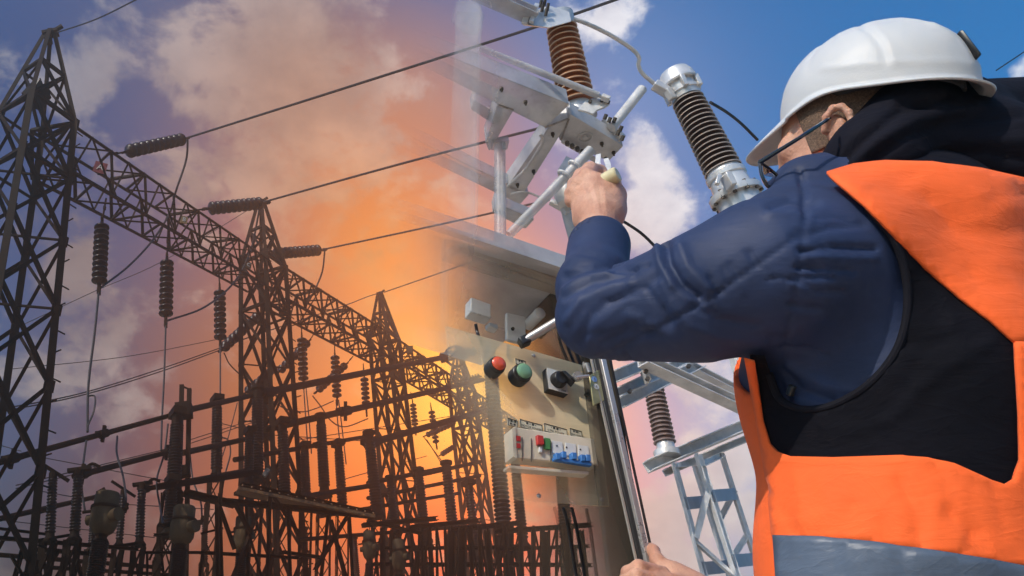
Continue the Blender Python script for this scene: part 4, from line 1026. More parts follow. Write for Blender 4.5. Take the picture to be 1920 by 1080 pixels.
t = thing('beam_stand', (P(1345, 1000, 3.4).x, 3.5, 0), 'white galvanised beam on a slim lattice stand, seen beside the orange vest', 'lattice stand')
q = MB(); q.channel(P(1216, 874, 3.45), P(1424, 786, 3.6), 0.058, 0.05, 0.006); q.build('beam', m_galv, t, 0.002)
q = MB(); q.channel(P(1248, 886, 3.55), P(1424, 812, 3.7), 0.03, 0.03, 0.005); q.build('beam_flange', m_galv, t)
LG = [((1266, 868, 3.4), (1326, 1090, 3.4), 0.026), ((1311, 850, 3.4), (1388, 1090, 3.4), 0.034), ((1305, 872, 3.65), (1374, 1090, 3.65), 0.028), ((1354, 848, 3.65), (1432, 1090, 3.65), 0.026)]
for (a, b, w) in LG:
    A_, B_ = P(*a), P(*b); G_ = B_ + (B_ - A_) * (B_.z / max(0.05, (A_.z - B_.z))) * 0.98
    q = MB(); q.angle(A_, G_, w, 0.005); q.build('leg', m_galv, t)
def mid(i, y): a, b, w = LG[i]; k = (y - a[1]) / (b[1] - a[1]); return P(a[0] + (b[0] - a[0]) * k, y, a[2])
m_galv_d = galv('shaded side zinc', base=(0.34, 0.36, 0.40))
q = MB()
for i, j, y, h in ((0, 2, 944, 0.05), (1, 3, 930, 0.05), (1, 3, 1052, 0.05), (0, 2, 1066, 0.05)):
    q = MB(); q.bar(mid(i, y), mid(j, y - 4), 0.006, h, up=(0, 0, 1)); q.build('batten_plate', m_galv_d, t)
for i, j, y0, y1 in ((0, 1, 1010, 910), (0, 1, 1014, 1088), (2, 3, 990, 920), (1, 3, 870, 852), (0, 2, 872, 868), (2, 3, 1060, 1000)):
    q = MB(); q.angle(mid(i, y0), mid(j, y1), 0.022, 0.004); q.build('lattice_bar', m_galv, t)

# ------------------------------------------------------------------ the worker: smooth surfaces grown from signed distance fields
def vec(p): return np.array(p[:3], dtype=np.float64)
def cone(a, b, ra, rb):                    # tapered limb between two points
    a, b = vec(a), vec(b)
    d = b - a; L = max(1e-9, d @ d)
    def f(p):
        q = p - a
        t = np.clip(q @ d / L, 0, 1)
        return np.linalg.norm(q - t[:, None] * d, axis=1) - (ra + (rb - ra) * t)
    return f
def ell(c, ax, r):                         # ellipsoid, ax: three unit axes
    c = vec(c); A = np.array([vec(v) for v in ax]); r = np.array(r)
    def f(p):
        q = (p - c) @ A.T
        k0 = np.linalg.norm(q / r, axis=1); k1 = np.linalg.norm(q / (r * r), axis=1)
        return k0 * (k0 - 1) / np.maximum(k1, 1e-9)
    return f
def local(f, c, r):                        # evaluate f only within r of c; a safe lower bound elsewhere
    c = vec(c)
    def g_(p):
        d = np.linalg.norm(p - c, axis=1)
        out = d - r * 0.5
        m = d < r
        if m.any(): out[m] = f(p[m])
        return out
    return g_
def smin(a, b, k):
    h = np.clip(0.5 + 0.5 * (b - a) / k, 0, 1)
    return b + (a - b) * h - k * h * (1 - h)
UN = []
class union:                               # smooth union; while a surface is grown only the limbs near each block are looked at
    def __init__(s, fs, k):
        s.fs, s.act, s.k = fs, fs, k
        UN.append(s)
    def __call__(s, p):
        if not s.act: return np.full(len(p), 1.0)
        d = s.act[0](p)
        for g_ in s.act[1:]: d = smin(d, g_(p), s.k)
        return d
def prune(cen=None, rad=0):
    for u in UN:
        u.act = u.fs
    if cen is not None:
        for u in UN: u.new = [g_ for g_ in u.fs if g_(cen).min() < rad + u.k * 1.5 + 0.02]
        for u in UN: u.act = u.new
def surface(f, lo, hi, h, B=12):           # naive surface nets on a sparse set of blocks
    lo, hi = np.array(lo), np.array(hi)
    nb = np.ceil((hi - lo) / (h * B)).astype(int)
    bi = np.stack(np.meshgrid(*[np.arange(n) for n in nb], indexing='ij'), -1).reshape(-1, 3)
    cen = lo + (bi + 0.5) * h * B
    keep = np.abs(f(cen)) < h * B * 0.87 * 1.35 + h
    bi = bi[keep]
    bi = bi[np.lexsort((bi[:, 2] // 3, bi[:, 1] // 3, bi[:, 0] // 3))]
    o = np.stack(np.meshgrid(*[np.arange(B + 2)] * 3, indexing='ij'), -1).reshape(-1, 3)
    keys, verts, quads = [], [], []
    BIG = 1 << 20
    key = lambda ijk: (ijk[:, 0] + 5) * BIG * BIG + (ijk[:, 1] + 5) * BIG + ijk[:, 2] + 5
    n = B + 2
    cor = np.array([(x, y, z) for x in (0, 1) for y in (0, 1) for z in (0, 1)])
    edges = [(0, 1), (2, 3), (4, 5), (6, 7), (0, 2), (1, 3), (4, 6), (5, 7), (0, 4), (1, 5), (2, 6), (3, 7)]
    for c0 in range(0, len(bi), 27):
        blk = bi[c0:c0 + 27]
        prune(lo + (blk + 0.5) * h * B, h * B * 0.87 + 2 * h)
        gi = (blk[:, None, :] * B - 1 + o[None]).reshape(-1, 3)
        v = f(lo + gi * h).reshape(len(blk), n, n, n)
        g0 = blk * B - 1
        s = v < 0
        m = n - 1
        cs = np.stack([s[:, x:x + m, y:y + m, z:z + m] for x, y, z in cor], -1)
        act = cs.any(-1) & ~cs.all(-1)
        b_, i, j, k = np.nonzero(act)
        if len(b_):
            cv = np.stack([v[b_, i + x, j + y, k + z] for x, y, z in cor], -1)
            acc = np.zeros((len(b_), 3)); cnt = np.zeros(len(b_))
            for e0, e1 in edges:
                a, b2 = cv[:, e0], cv[:, e1]
                x = (a < 0) != (b2 < 0)
                t = np.where(x, a / np.where(x, a - b2, 1), 0)
                acc += np.where(x[:, None], cor[e0] + (cor[e1] - cor[e0]) * t[:, None], 0); cnt += x
            ijk = g0[b_] + np.stack([i, j, k], 1)
            keys.append(key(ijk)); verts.append(lo + (ijk + acc / cnt[:, None]) * h)
        for ax in range(3):
            sl0 = [slice(1, B + 1)] * 3; sl1 = list(sl0); sl1[ax] = slice(2, B + 2)
            s0 = s[(slice(None), *sl0)]; s1 = s[(slice(None), *sl1)]
            b_, i, j, k = np.nonzero(s0 != s1)
            if not len(b_): continue
            ijk = g0[b_] + np.stack([i, j, k], 1) + 1
            e1 = np.eye(3, dtype=int)[(ax + 1) % 3]; e2 = np.eye(3, dtype=int)[(ax + 2) % 3]
            qd = np.stack([key(ijk - e1 - e2), key(ijk - e2), key(ijk), key(ijk - e1)], 1)
            fl = ~s0[b_, i, j, k]
            qd[fl] = qd[fl][:, ::-1]
            quads.append(qd)
    prune()
    keys, verts, quads = np.concatenate(keys), np.concatenate(verts), np.concatenate(quads)
    uk, first = np.unique(keys, return_index=True)
    verts = verts[first]
    idx = np.searchsorted(uk, quads); idx = np.clip(idx, 0, len(uk) - 1)
    ok = (uk[idx] == quads).all(1)
    idx = idx[ok]
    od = np.lexsort(tuple((verts[:, i] / 0.08).astype(int) for i in (2, 1, 0)))
    for c0 in range(0, len(od), 3000):     # settle onto the surface
        ii = od[c0:c0 + 3000]; q = verts[ii]
        prune(q[::40], 0.05)
        for _ in range(2): q = q - grad(f, q) * np.clip(f(q), -h, h)[:, None]
        verts[ii] = q
    prune()
    return verts, idx
def grad(f, p, e=0.0015):
    gq = np.stack([f(p + np.eye(3)[i] * e) - f(p - np.eye(3)[i] * e) for i in range(3)], 1)
    return gq / np.maximum(np.linalg.norm(gq, axis=1, keepdims=True), 1e-9)
def to_px(p):                              # where a point of the model lies in the photo
    y = p[:, 1]; z = p[:, 2] - CAMZ
    dep = y * CP + z * SP; up = -y * SP + z * CP
    return CX + p[:, 0] / dep * F, CY - up / dep * F
def polydist(x, y, pl):
    best = np.full(len(x), 1e9)
    for (x0, y0), (x1, y1) in zip(pl, pl[1:]):
        dx, dy = x1 - x0, y1 - y0
        t = np.clip(((x - x0) * dx + (y - y0) * dy) / (dx * dx + dy * dy + 1e-9), 0, 1)
        taper = np.where((t <= 0) | (t >= 1), 1.0, 1.0)
        best = np.minimum(best, np.hypot(x - x0 - t * dx, y - y0 - t * dy))
    return best
def folded(v, nr, folds):                  # press sewn seams and pulled folds into cloth
    x, y = to_px(v)
    face = (nr @ np.array([0, -CP, -SP])) > -0.15
    d = np.zeros(len(v))
    for pl, w, amp in folds:
        xs = [p[0] for p in pl]; ys = [p[1] for p in pl]
        m = face & (x > min(xs) - 4 * w) & (x < max(xs) + 4 * w) & (y > min(ys) - 4 * w) & (y < max(ys) + 4 * w)
        if m.any():
            q = polydist(x[m], y[m], pl)
            d[m] += amp * 0.001 * np.exp(-(q / w) ** 2)
    return v + nr * d[:, None]
def np_mesh(name, v, f, mat, parent, mats=None, midx=None):
    me = bpy.data.meshes.new(name)
    off = np.array(parent_loc(parent)) if parent else np.zeros(3)
    me.from_pydata((v - off).tolist(), [], f.tolist() if hasattr(f, 'tolist') else f)
    me.polygons.foreach_set('use_smooth', [True] * len(me.polygons))
    for m in (mats or [mat]): me.materials.append(m)
    if midx is not None: me.polygons.foreach_set('material_index', [int(i) for i in midx])
    o = bpy.data.objects.new(name, me); S.collection.objects.link(o)
    if parent: o.parent = parent
    return o
def drape(f, poly, off, thick, name, mat, parent, step=11, folds=(), ymax=1.6):
    """a cloth panel cut to an outline and laid on the body surface"""
    out = []
    for (x0, y0), (x1, y1) in zip(poly, poly[1:] + poly[:1]):
        n = max(1, int(math.hypot(x1 - x0, y1 - y0) / step))
        out += [(x0 + (x1 - x0) * i / n, y0 + (y1 - y0) * i / n) for i in range(n)]
    xs = [p[0] for p in out]; ys = [p[1] for p in out]
    pa = np.array(out)
    gx, gy = np.meshgrid(np.arange(min(xs), max(xs), step), np.arange(min(ys), max(ys), step))
    gp = np.stack([gx.ravel() + (np.arange(gx.size) // gx.shape[1] % 2) * step / 2, gy.ravel()], 1)
    dist = polydist(gp[:, 0], gp[:, 1], out + [out[0]])
    gp = gp[dist > step * 0.55]
    pts = [Vector(p) for p in out] + [Vector(p) for p in gp]
    n = len(out)
    r = delaunay_2d_cdt(pts, [(i, (i + 1) % n) for i in range(n)], [list(range(n))], 1, 1e-5)
    p2 = np.array([tuple(p) for p in r[0]])
    dirs = np.array([tuple(ray(x, y).normalized()) for x, y in p2])
    o = np.array([0, 0, CAMZ])
    t = np.full(len(p2), 0.45)
    bt, bd = t.copy(), np.full(len(p2), 9.0)
    for _ in range(90):
        d = f(o + dirs * t[:, None]) - off
        b = d < bd
        bt[b], bd[b] = t[b], d[b]
        t = np.clip(t + np.maximum(np.abs(d), 0.0005) * np.sign(d) * 0.7, 0.3, 3)
    hit = np.abs(d) < 0.003
    t = np.where(hit, t, bt)
    v = o + dirs * t[:, None]
    nr = grad(f, v)
    if folds: v = folded(v, nr, folds)
    tri = np.array([fc for fc in r[2] if len(fc) == 3])
    a, b, c = v[tri[:, 0]], v[tri[:, 1]], v[tri[:, 2]]
    flip = (np.cross(b - a, c - a) * (a - o)).sum(1) > 0
    tri[flip] = tri[flip][:, ::-1]
    ob = np_mesh(name, v, tri, mat, parent)
    so = ob.modifiers.new('cloth thickness', 'SOLIDIFY'); so.thickness = thick; so.offset = -1
    return ob

def fabric(name, base, rough=0.8, weave=900, var=0.18, bump=0.25, sheen=0.15, fold=0.5, fscale=16, alt=None, spec=0.3):
    m = bpy.data.materials.new(name); m.use_nodes = True
    q = NT(m.node_tree); b = m.node_tree.nodes['Principled BSDF']
    pos = q.n('ShaderNodeNewGeometry').outputs['Position']
    nz = q.noise(pos, 9, 5, 0.6)
    c = q.mix(q.step(nz, 0.3, 0.7), tuple(c * (1 - var) for c in base[:3]) + (1,), alt or tuple(min(1, c * (1 + var)) for c in base[:3]) + (1,))
    q.put(b.inputs['Base Color'], c)
    b.inputs['Roughness'].default_value = rough
    b.inputs['Specular IOR Level'].default_value = spec
    b.inputs['Sheen Weight'].default_value = sheen
    w = q.noise(pos, weave, 2, 0.5)
    fo = q.noise(q.vmath('MULTIPLY', pos, (1.0, 1.0, 2.4)), fscale, 3, 0.5, 0.8)
    rd = q.math('ABSOLUTE', q.math('SUBTRACT', q.noise(q.vmath('MULTIPLY', pos, (0.7, 1.0, 1.9)), fscale * 0.9, 4, 0.5, 1.2), 0.5))
    rd = q.math('POWER', q.math('SUBTRACT', 1.0, q.math('MULTIPLY', rd, 2.0)), 7.0)
    hgt = q.math('ADD', q.math('MULTIPLY', w, 0.0006), q.math('ADD', q.math('MULTIPLY', fo, 0.02 * fold), q.math('MULTIPLY', rd, 0.004 * fold)))
    bn = q.n('ShaderNodeBump'); bn.inputs['Strength'].default_value = bump; bn.inputs['Distance'].default_value = 1.0
    q.put(bn.inputs['Height'], hgt)
    m.node_tree.links.new(bn.outputs[0], b.inputs['Normal'])
    return m
m_jacket = fabric('navy jacket cloth', (0.021, 0.034, 0.086), 0.6, fold=0.22, fscale=14, sheen=0.0)
m_hoodc = fabric('black hood cloth', (0.0065, 0.0065, 0.012), 0.85, fold=0.4, sheen=0.0, spec=0.12)
m_orange = fabric('orange vest cloth', (0.92, 0.135, 0.024), 0.75, fold=0.35, var=0.06, sheen=0.05)
m_vblack = fabric('black vest cloth', (0.0045, 0.0045, 0.008), 0.85, fold=0.4, sheen=0.0, spec=0.12)
m_tape = fabric('grey reflective tape', (0.085, 0.11, 0.155), 0.4, fold=0.4, var=0.25, sheen=0)
m_piping = fabric('charcoal piping', (0.009, 0.009, 0.014), 0.8, fold=0.1, sheen=0.0, spec=0.12)
m_trouser = fabric('dark work trousers', (0.02, 0.025, 0.04), 0.85)
m_skin = bpy.data.materials.new('skin'); m_skin.use_nodes = True
q = NT(m_skin.node_tree); b = m_skin.node_tree.nodes['Principled BSDF']
pos = q.n('ShaderNodeNewGeometry').outputs['Position']
c = q.mix(q.step(q.noise(pos, 28, 5, 0.6), 0.32, 0.7), (0.50, 0.235, 0.15, 1), (0.66, 0.37, 0.25, 1))
c = q.mix(q.math('MULTIPLY', q.step(q.noise(pos, 300, 3, 0.6), 0.5, 0.75), 0.25), c, (0.40, 0.16, 0.10, 1))
q.put(b.inputs['Base Color'], c)
b.inputs['Roughness'].default_value = 0.5
b.inputs['Subsurface Weight'].default_value = 0.18
b.inputs['Subsurface Radius'].default_value = (0.010, 0.004, 0.002)
b.inputs['Subsurface Scale'].default_value = 0.5
bn = q.n('ShaderNodeBump'); bn.inputs['Strength'].default_value = 0.6; bn.inputs['Distance'].default_value = 0.003
q.put(bn.inputs['Height'], q.math('ADD', q.noise(pos, 260, 4, 0.65), q.math('MULTIPLY', q.noise(q.vmath('MULTIPLY', pos, (1, 1, 0.35)), 90, 3, 0.6), 0.8)))
m_skin.node_tree.links.new(bn.outputs[0], b.inputs['Normal'])
m_hair = material('short brown hair', (0.17, 0.10, 0.06), 0.65, var=0.45, scale=420, bump=0.9, bscale=700, alt=(0.27, 0.165, 0.105, 1))
m_shell = material('white hard hat plastic', (0.56, 0.57, 0.58), 0.46, var=0.05, scale=7, spec=0.35, bump=0.08, bscale=320, spots=(38, 0.66, (0.40, 0.40, 0.39, 1), 0.5))
m_liner = material('hat lining', (0.05, 0.045, 0.045), 0.7)
m_sweat = material('tan brow band', (0.42, 0.30, 0.18), 0.7)

def K(px, py, Y, r): return (P(px, py, Y), r * M(px, py, Y))
def limb(a, b): (pa, ra), (pb, rb) = K(*a), K(*b); return cone(pa, pb, ra, rb)
GX = 0.70                                  # where he stands
person = None
# --- body: head, neck, trunk, both arms and hands in one surface
TF, TL, TU = Vector((-0.634, 0.722, 0.277)).normalized(), Vector((-0.773, -0.581, -0.255)).normalized(), Vector((-0.023, -0.375, 0.927)).normalized()   # the hat: forward, left, up
HF = (TF - TU * 0.22 + TL * 0.30).normalized()              # where the face looks
HL = (TL - HF * TL.dot(HF)).normalized()                                                     # towards his left, the camera side
HU = HF.cross(HL).normalized()
HO = P(1638.5, 199, 0.87)
HC = HO + TF * 0.026 + TL * 0.014 - TU * 0.056
def hp(f_, l_, u_): return HC + HF * f_ + HL * l_ + HU * u_
body = [ell(HC + HU * 0.02, (HF, HL, HU), (0.086, 0.072, 0.094)), ell(hp(0.025, 0, -0.045), (HF, HL, HU), (0.072, 0.060, 0.085)),
        cone(hp(0.092, 0, -0.005), hp(0.112, 0, -0.032), 0.010, 0.016), cone(hp(0.080, 0, -0.085), hp(0.074, 0, -0.115), 0.022, 0.026),
        cone(hp(0.078, -0.03, 0.020), hp(0.078, 0.03, 0.020), 0.012, 0.012), cone(hp(0.070, 0.032, -0.035), hp(0.05, 0.048, -0.03), 0.024, 0.022),
        cone(hp(0.09, -0.018, -0.072), hp(0.09, 0.018, -0.072), 0.011, 0.011),
        cone(HC - HU * 0.06 - HF * 0.02, P(1690, 420, 0.96), 0.058, 0.075)]
k_head = union(body, 0.022)
EC, EL = (0.012, 0.0), 0.0775
hx_ = [(0.012 + 0.017 * math.cos(t) - 0.006 * math.sin(t), EL + 0.0115 * (1 if 0.6 < t < 3.6 else 0.55), 0.029 * math.sin(t) + 0.002) for t in [0.15 + i * 0.62 for i in range(8)]]
ear = union([cone(hp(*a), hp(*b), 0.0044 if i < 6 else 0.0058, 0.0044 if i < 5 else 0.0062) for i, (a, b) in enumerate(zip(hx_, hx_[1:]))] + [ell(hp(0.013, EL + 0.002, 0.0), (HF, HL, HU), (0.015, 0.0055, 0.026)), cone(hp(0.006, EL + 0.006, 0.012), hp(0.010, EL + 0.007, -0.012), 0.0035, 0.004)], 0.004)
trunk = union([limb((1700, 430, 1.0, 90), (1720, 720, 1.0, 120)), limb((1720, 720, 1.0, 120), (1730, 1060, 1.0, 120)), limb((1560, 430, 0.90, 60), (1700, 430, 1.0, 80)), limb((1700, 430, 1.0, 80), (1890, 400, 1.05, 60))], 0.05)
armL = union([limb((1520, 440, 0.84, 55), (1130, 592, 0.95, 42)), limb((1130, 592, 0.95, 42), (1122, 430, 1.07, 31))], 0.02)
# left fist round the handle
def hk(px, py, Y, rpx): return (px, py, Y, rpx)
FY = 1.10
hand = [limb((1122, 450, 1.07, 31), (1122, 402, 1.085, 38)), limb((1104, 408, 1.09, 30), (1092, 362, 1.10, 24)), limb((1126, 408, 1.08, 33), (1112, 345, 1.09, 24)), limb((1142, 402, 1.085, 29), (1140, 356, 1.09, 25)), limb((1150, 396, 1.10, 24), (1148, 362, 1.11, 20))]
palm = union(hand, 0.013)
fing = []
for kn, pr, mi, ti, r0 in [((1100, 330, 1.088), (1106, 318, 1.125), (1124, 322, 1.150), (1137, 337, 1.142), 14.5), ((1086, 345, 1.092), (1090, 330, 1.132), (1110, 333, 1.158), (1126, 347, 1.148), 14.5),
                           ((1077, 360, 1.098), (1078, 345, 1.138), (1098, 346, 1.164), (1116, 358, 1.154), 13.5), ((1072, 376, 1.105), (1071, 362, 1.142), (1088, 361, 1.164), (1106, 370, 1.156), 12)]:
    fing.append(union([limb((*kn, r0 + 1.5), (*pr, r0)), limb((*pr, r0), (*mi, r0 - 1.5)), limb((*mi, r0 - 1.5), (*ti, r0 - 3.5))], 0.004))
thumb = union([limb((1150, 398, 1.09, 19), (1156, 366, 1.098, 16.5)), limb((1156, 366, 1.098, 16.5), (1150, 346, 1.12, 13.5)), limb((1150, 346, 1.12, 13.5), (1138, 336, 1.142, 11))], 0.006)
# right hand gripping the cabinet edge
RY = 1.40
armR = union([limb((1890, 420, 1.05, 50), (1720, 1180, 1.30, 44)), limb((1720, 1180, 1.30, 44), (1330, 1122, 1.39, 31))], 0.02)
palmR = union([limb((1330, 1122, 1.39, 31), (1262, 1082, 1.40, 26)), limb((1300, 1105, 1.39, 26), (1240, 1066, 1.40, 15)), limb((1300, 1112, 1.37, 26), (1228, 1086, 1.36, 18))], 0.02)
fR = [union([limb((1252, 1070, 1.395, 15), (1232, 1050, 1.40, 12.5)), limb((1232, 1050, 1.40, 12.5), (1225, 1033, 1.42, 11)), limb((1225, 1033, 1.42, 11), (1220, 1027, 1.44, 9.5))], 0.006)]
for dy, dY, ex in ((0, 0, 0), (17, -0.012, 5), (34, -0.022, 2), (50, -0.03, -6)):
    fR.append(union([limb((1240 + ex, 1076 + dy, 1.37 + dY, 15), (1198 - ex, 1063 + dy, 1.35 + dY, 13)), limb((1198 - ex, 1063 + dy, 1.35 + dY, 13), (1177 - ex, 1073 + dy, 1.365 + dY, 11.5)), limb((1177 - ex, 1073 + dy, 1.365 + dY, 11.5), (1172 - ex, 1082 + dy, 1.39 + dY, 10))], 0.005))
hipz = 0.96
HIP = Vector((GX + 0.02, 1.06, hipz))
lower = [cone(P(1730, 1060, 1.0), HIP, 120 * M(1730, 1060, 1.0), 0.125)]
feet = [(GX - 0.10, 0.98), (GX + 0.16, 1.12)]
legs_ = []
for sx, (fx, fy) in zip((-0.08, 0.09), feet):
    legs_ += [cone(HIP + Vector((sx, 0, -0.05)), (fx * 0.6 + (HIP.x + sx) * 0.4, fy - 0.03, 0.50), 0.085, 0.056), cone((fx * 0.6 + (HIP.x + sx) * 0.4, fy - 0.03, 0.50), (fx, fy, 0.08), 0.056, 0.040)]
big = union([k_head, trunk, armL, armR] + lower + legs_, 0.03)
lhand = local(lambda p: lh_(p), P(1115, 375, 1.11), 0.24)
rhand = local(lambda p: rh_(p), P(1235, 1085, 1.38), 0.24)
def lh_(p):
    d = smin(palm(p), armL(p), 0.012)
    for g_ in fing: d = smin(d, g_(p), 0.0045)
    return smin(d, thumb(p), 0.008)
def rh_(p):
    d = palmR(p)
    for g_ in fR: d = smin(d, g_(p), 0.0045)
    return d
def f_body(p):
    d = big(p)
    d = np.minimum(d, smin(ear(p), k_head(p) + 0.002, 0.006))
    d = smin(d, lhand(p), 0.004)
    return smin(d, rhand(p), 0.010)
v, fc = surface(f_body, (-0.02, 0.5, 0.0), (1.35, 1.75, 2.3), 0.0034)
v = folded(v, grad(f_body, v, 0.002), [([(1094, 352), (1108, 385), (1118, 425)], 4, 1.1), ([(1112, 345), (1122, 385), (1126, 425)], 4, 1.0), ([(1132, 352), (1136, 390), (1134, 425)], 4, 0.9), ([(1102, 350), (1113, 380)], 4, -1.0), ([(1122, 352), (1129, 384)], 4, -0.9),
    ([(1092, 432), (1120, 426), (1150, 434)], 3, -0.7), ([(1096, 438), (1122, 433), (1150, 440)], 3, -0.6), ([(1084, 334), (1096, 330)], 3, -0.7), ([(1076, 350), (1086, 346)], 3, -0.7), ([(1096, 316), (1108, 312)], 3, -0.7), ([(1150, 372), (1164, 368)], 3, -0.8), ([(1146, 352), (1160, 350)], 3, -0.7),
    ([(1196, 1054), (1204, 1062)], 3, -0.9), ([(1190, 1056), (1198, 1064)], 3, -0.7), ([(1222, 1040), (1236, 1042)], 3, -0.8), ([(1222, 1046), (1238, 1048)], 3, -0.6), ([(1250, 1062), (1270, 1076), (1300, 1090)], 5, 1.0), ([(1240, 1068), (1255, 1080)], 4, -1.0)])
person = np_mesh('person', v, fc, m_skin, None)
tag(person, 'worker in white hard hat and orange vest, fist raised to the frame, seen from behind', 'person')

# --- jacket
sleeve = union([limb((1124, 462, 1.065, 56), (1114, 540, 1.0, 62)), limb((1114, 540, 1.0, 62), (1124, 592, 0.95, 70)), limb((1124, 592, 0.95, 70), (1210, 578, 0.92, 86)), limb((1210, 578, 0.92, 86), (1310, 558, 0.88, 112)), limb((1310, 558, 0.88, 112), (1440, 520, 0.86, 138)), limb((1440, 520, 0.86, 138), (1530, 500, 0.87, 150)),
                limb((1452, 400, 0.85, 40), (1510, 352, 0.87, 44)), limb((1510, 352, 0.87, 44), (1600, 400, 0.90, 80))], 0.03)
back = union([limb((1600, 470, 0.92, 140), (1590, 720, 0.97, 165)), limb((1590, 720, 0.97, 165), (1640, 1080, 1.0, 172)), limb((1640, 1080, 1.0, 172), (1680, 1500, 1.05, 190)), limb((1880, 430, 1.0, 150), (1890, 720, 1.0, 170)), limb((1890, 720, 1.0, 170), (1890, 1080, 1.02, 172)), limb((1890, 1080, 1.02, 172), (1860, 1500, 1.05, 180)),
              limb((1720, 450, 0.90, 150), (1740, 720, 0.93, 165)), limb((1740, 720, 0.93, 165), (1760, 1080, 0.97, 170)), limb((1610, 410, 0.91, 122), (1900, 395, 0.97, 120)), limb((1900, 400, 0.99, 115), (2120, 560, 1.05, 100))], 0.06)
armR_s = union([limb((2120, 560, 1.08, 95), (1900, 1320, 1.25, 80)), limb((1900, 1320, 1.25, 80), (1440, 1190, 1.37, 50))], 0.03)
both = union([sleeve, back], 0.05)
def f_jacket(p):
    d = smin(both(p), armR_s(p), 0.03)
    # open cuff: the last of the left sleeve is hollow
    w0, w1 = vec(P(1120, 440, 1.085)), vec(P(1112, 540, 1.0))
    ax = (w0 - w1) / np.linalg.norm(w0 - w1)
    s = (p - w0) @ ax
    near = np.linalg.norm(p - w0, axis=1) < 0.12
    hole = cone(w0 + ax * 0.08, w0 - ax * 0.05, 0.043, 0.038)(p)
    cut = np.maximum(d, np.where(near, s - 0.004, -1))
    return np.where(near, np.maximum(cut, -hole), d)
FOLDS = [
    ([(1120, 672), (1240, 612), (1340, 555), (1420, 495), (1500, 440)], 5, -2.2),                # long sleeve seam
    ([(1500, 320), (1512, 400), (1500, 500), (1480, 620), (1462, 690)], 5, -2.5),                 # armhole seam
    ([(1060, 520), (1100, 505), (1150, 500), (1185, 505)], 9, -5), ([(1062, 560), (1110, 530), (1170, 518)], 7, -3.5), ([(1075, 470), (1120, 480), (1165, 492)], 7, -2.5),
    ([(1066, 600), (1090, 565), (1130, 545), (1180, 530)], 8, 4), ([(1058, 545), (1090, 525), (1140, 512)], 7, 4),
    ([(1090, 640), (1110, 590), (1160, 560), (1230, 520)], 8, -3), ([(1245, 452), (1250, 490), (1275, 530), (1310, 556)], 9, -9), ([(1232, 455), (1238, 490), (1262, 535)], 8, 5), ([(1275, 460), (1290, 500), (1330, 540)], 10, 4),
    ([(1215, 545), (1240, 580), (1255, 610)], 8, -3), ([(1240, 530), (1262, 570), (1280, 600)], 7, 2.5), ([(1180, 590), (1230, 610), (1270, 640)], 9, 3), ([(1130, 640), (1180, 620), (1240, 628)], 8, -3),
    ([(1300, 575), (1350, 600), (1420, 612)], 9, -3.5), ([(1290, 610), (1350, 632), (1430, 645)], 9, 3), ([(1330, 520), (1350, 548)], 6, -2), ([(1370, 495), (1385, 520)], 6, -2), ([(1400, 470), (1418, 500)], 6, -2),
    ([(1445, 385), (1480, 372), (1530, 378)], 8, -5), ([(1440, 400), (1490, 400), (1520, 412)], 8, 3), ([(1495, 318), (1510, 350), (1512, 400)], 7, -3),
    ([(1470, 700), (1500, 730), (1560, 750)], 8, -5), ([(1480, 690), (1540, 720), (1600, 735)], 8, 3), ([(1450, 690), (1462, 720), (1480, 750)], 6, -3),
    ([(1512, 440), (1560, 425), (1620, 420)], 7, -3), ([(1508, 468), (1560, 462), (1640, 466)], 6, -4.5), ([(1505, 500), (1550, 505), (1600, 508)], 6, -2.5), ([(1500, 530), (1540, 545), (1580, 548)], 6, -2.5), ([(1510, 480), (1570, 484), (1640, 486)], 6, 2.5),
]
rp = random.Random(7)
seam = [(1120, 672), (1180, 645), (1240, 612), (1300, 580), (1340, 555), (1385, 523), (1420, 495), (1460, 467), (1500, 440)]
for i in range(44):
    k = rp.uniform(0, 7.99); a, b = seam[int(k)], seam[int(k) + 1]; t = k % 1
    x, y = a[0] + (b[0] - a[0]) * t, a[1] + (b[1] - a[1]) * t
    L = rp.uniform(14, 42) * rp.choice((1, -1)); tl = rp.uniform(-8, 14)
    FOLDS.append(([(x, y), (x + L * 0.42 + tl * 0.3, y + L * 0.75)], rp.uniform(3, 4.5), rp.uniform(-2.2, 1.4)))
for i in range(26):                        # gathers running away from the armhole seam
    y = rp.uniform(400, 660); x = 1508 - (y - 400) * 0.16
    L = rp.uniform(25, 95) * (1 if rp.random() < 0.72 else -0.6)
    FOLDS.append(([(x, y), (x + L * 0.6, y + rp.uniform(-6, 8)), (x + L, y + rp.uniform(-4, 14))], rp.uniform(3.5, 6), rp.uniform(-3.0, 1.8)))
for i in range(22):                        # bunching at the inside of the elbow
    x, y = rp.uniform(1060, 1200), rp.uniform(490, 640)
    an = rp.uniform(-0.75, -0.1); L = rp.uniform(30, 80)
    FOLDS.append(([(x - L / 2 * math.cos(an), y - L / 2 * math.sin(an)), (x, y + rp.uniform(-5, 5)), (x + L / 2 * math.cos(an), y + L / 2 * math.sin(an))], rp.uniform(3.2, 5.5), rp.uniform(-3.2, 2.4)))
v, fc = surface(f_jacket, (0.15, 0.4, 0.75), (1.45, 1.65, 2.15), 0.0039)
nr = grad(f_jacket, v, 0.003)
wv = v.copy()
v = folded(v, nr, FOLDS)
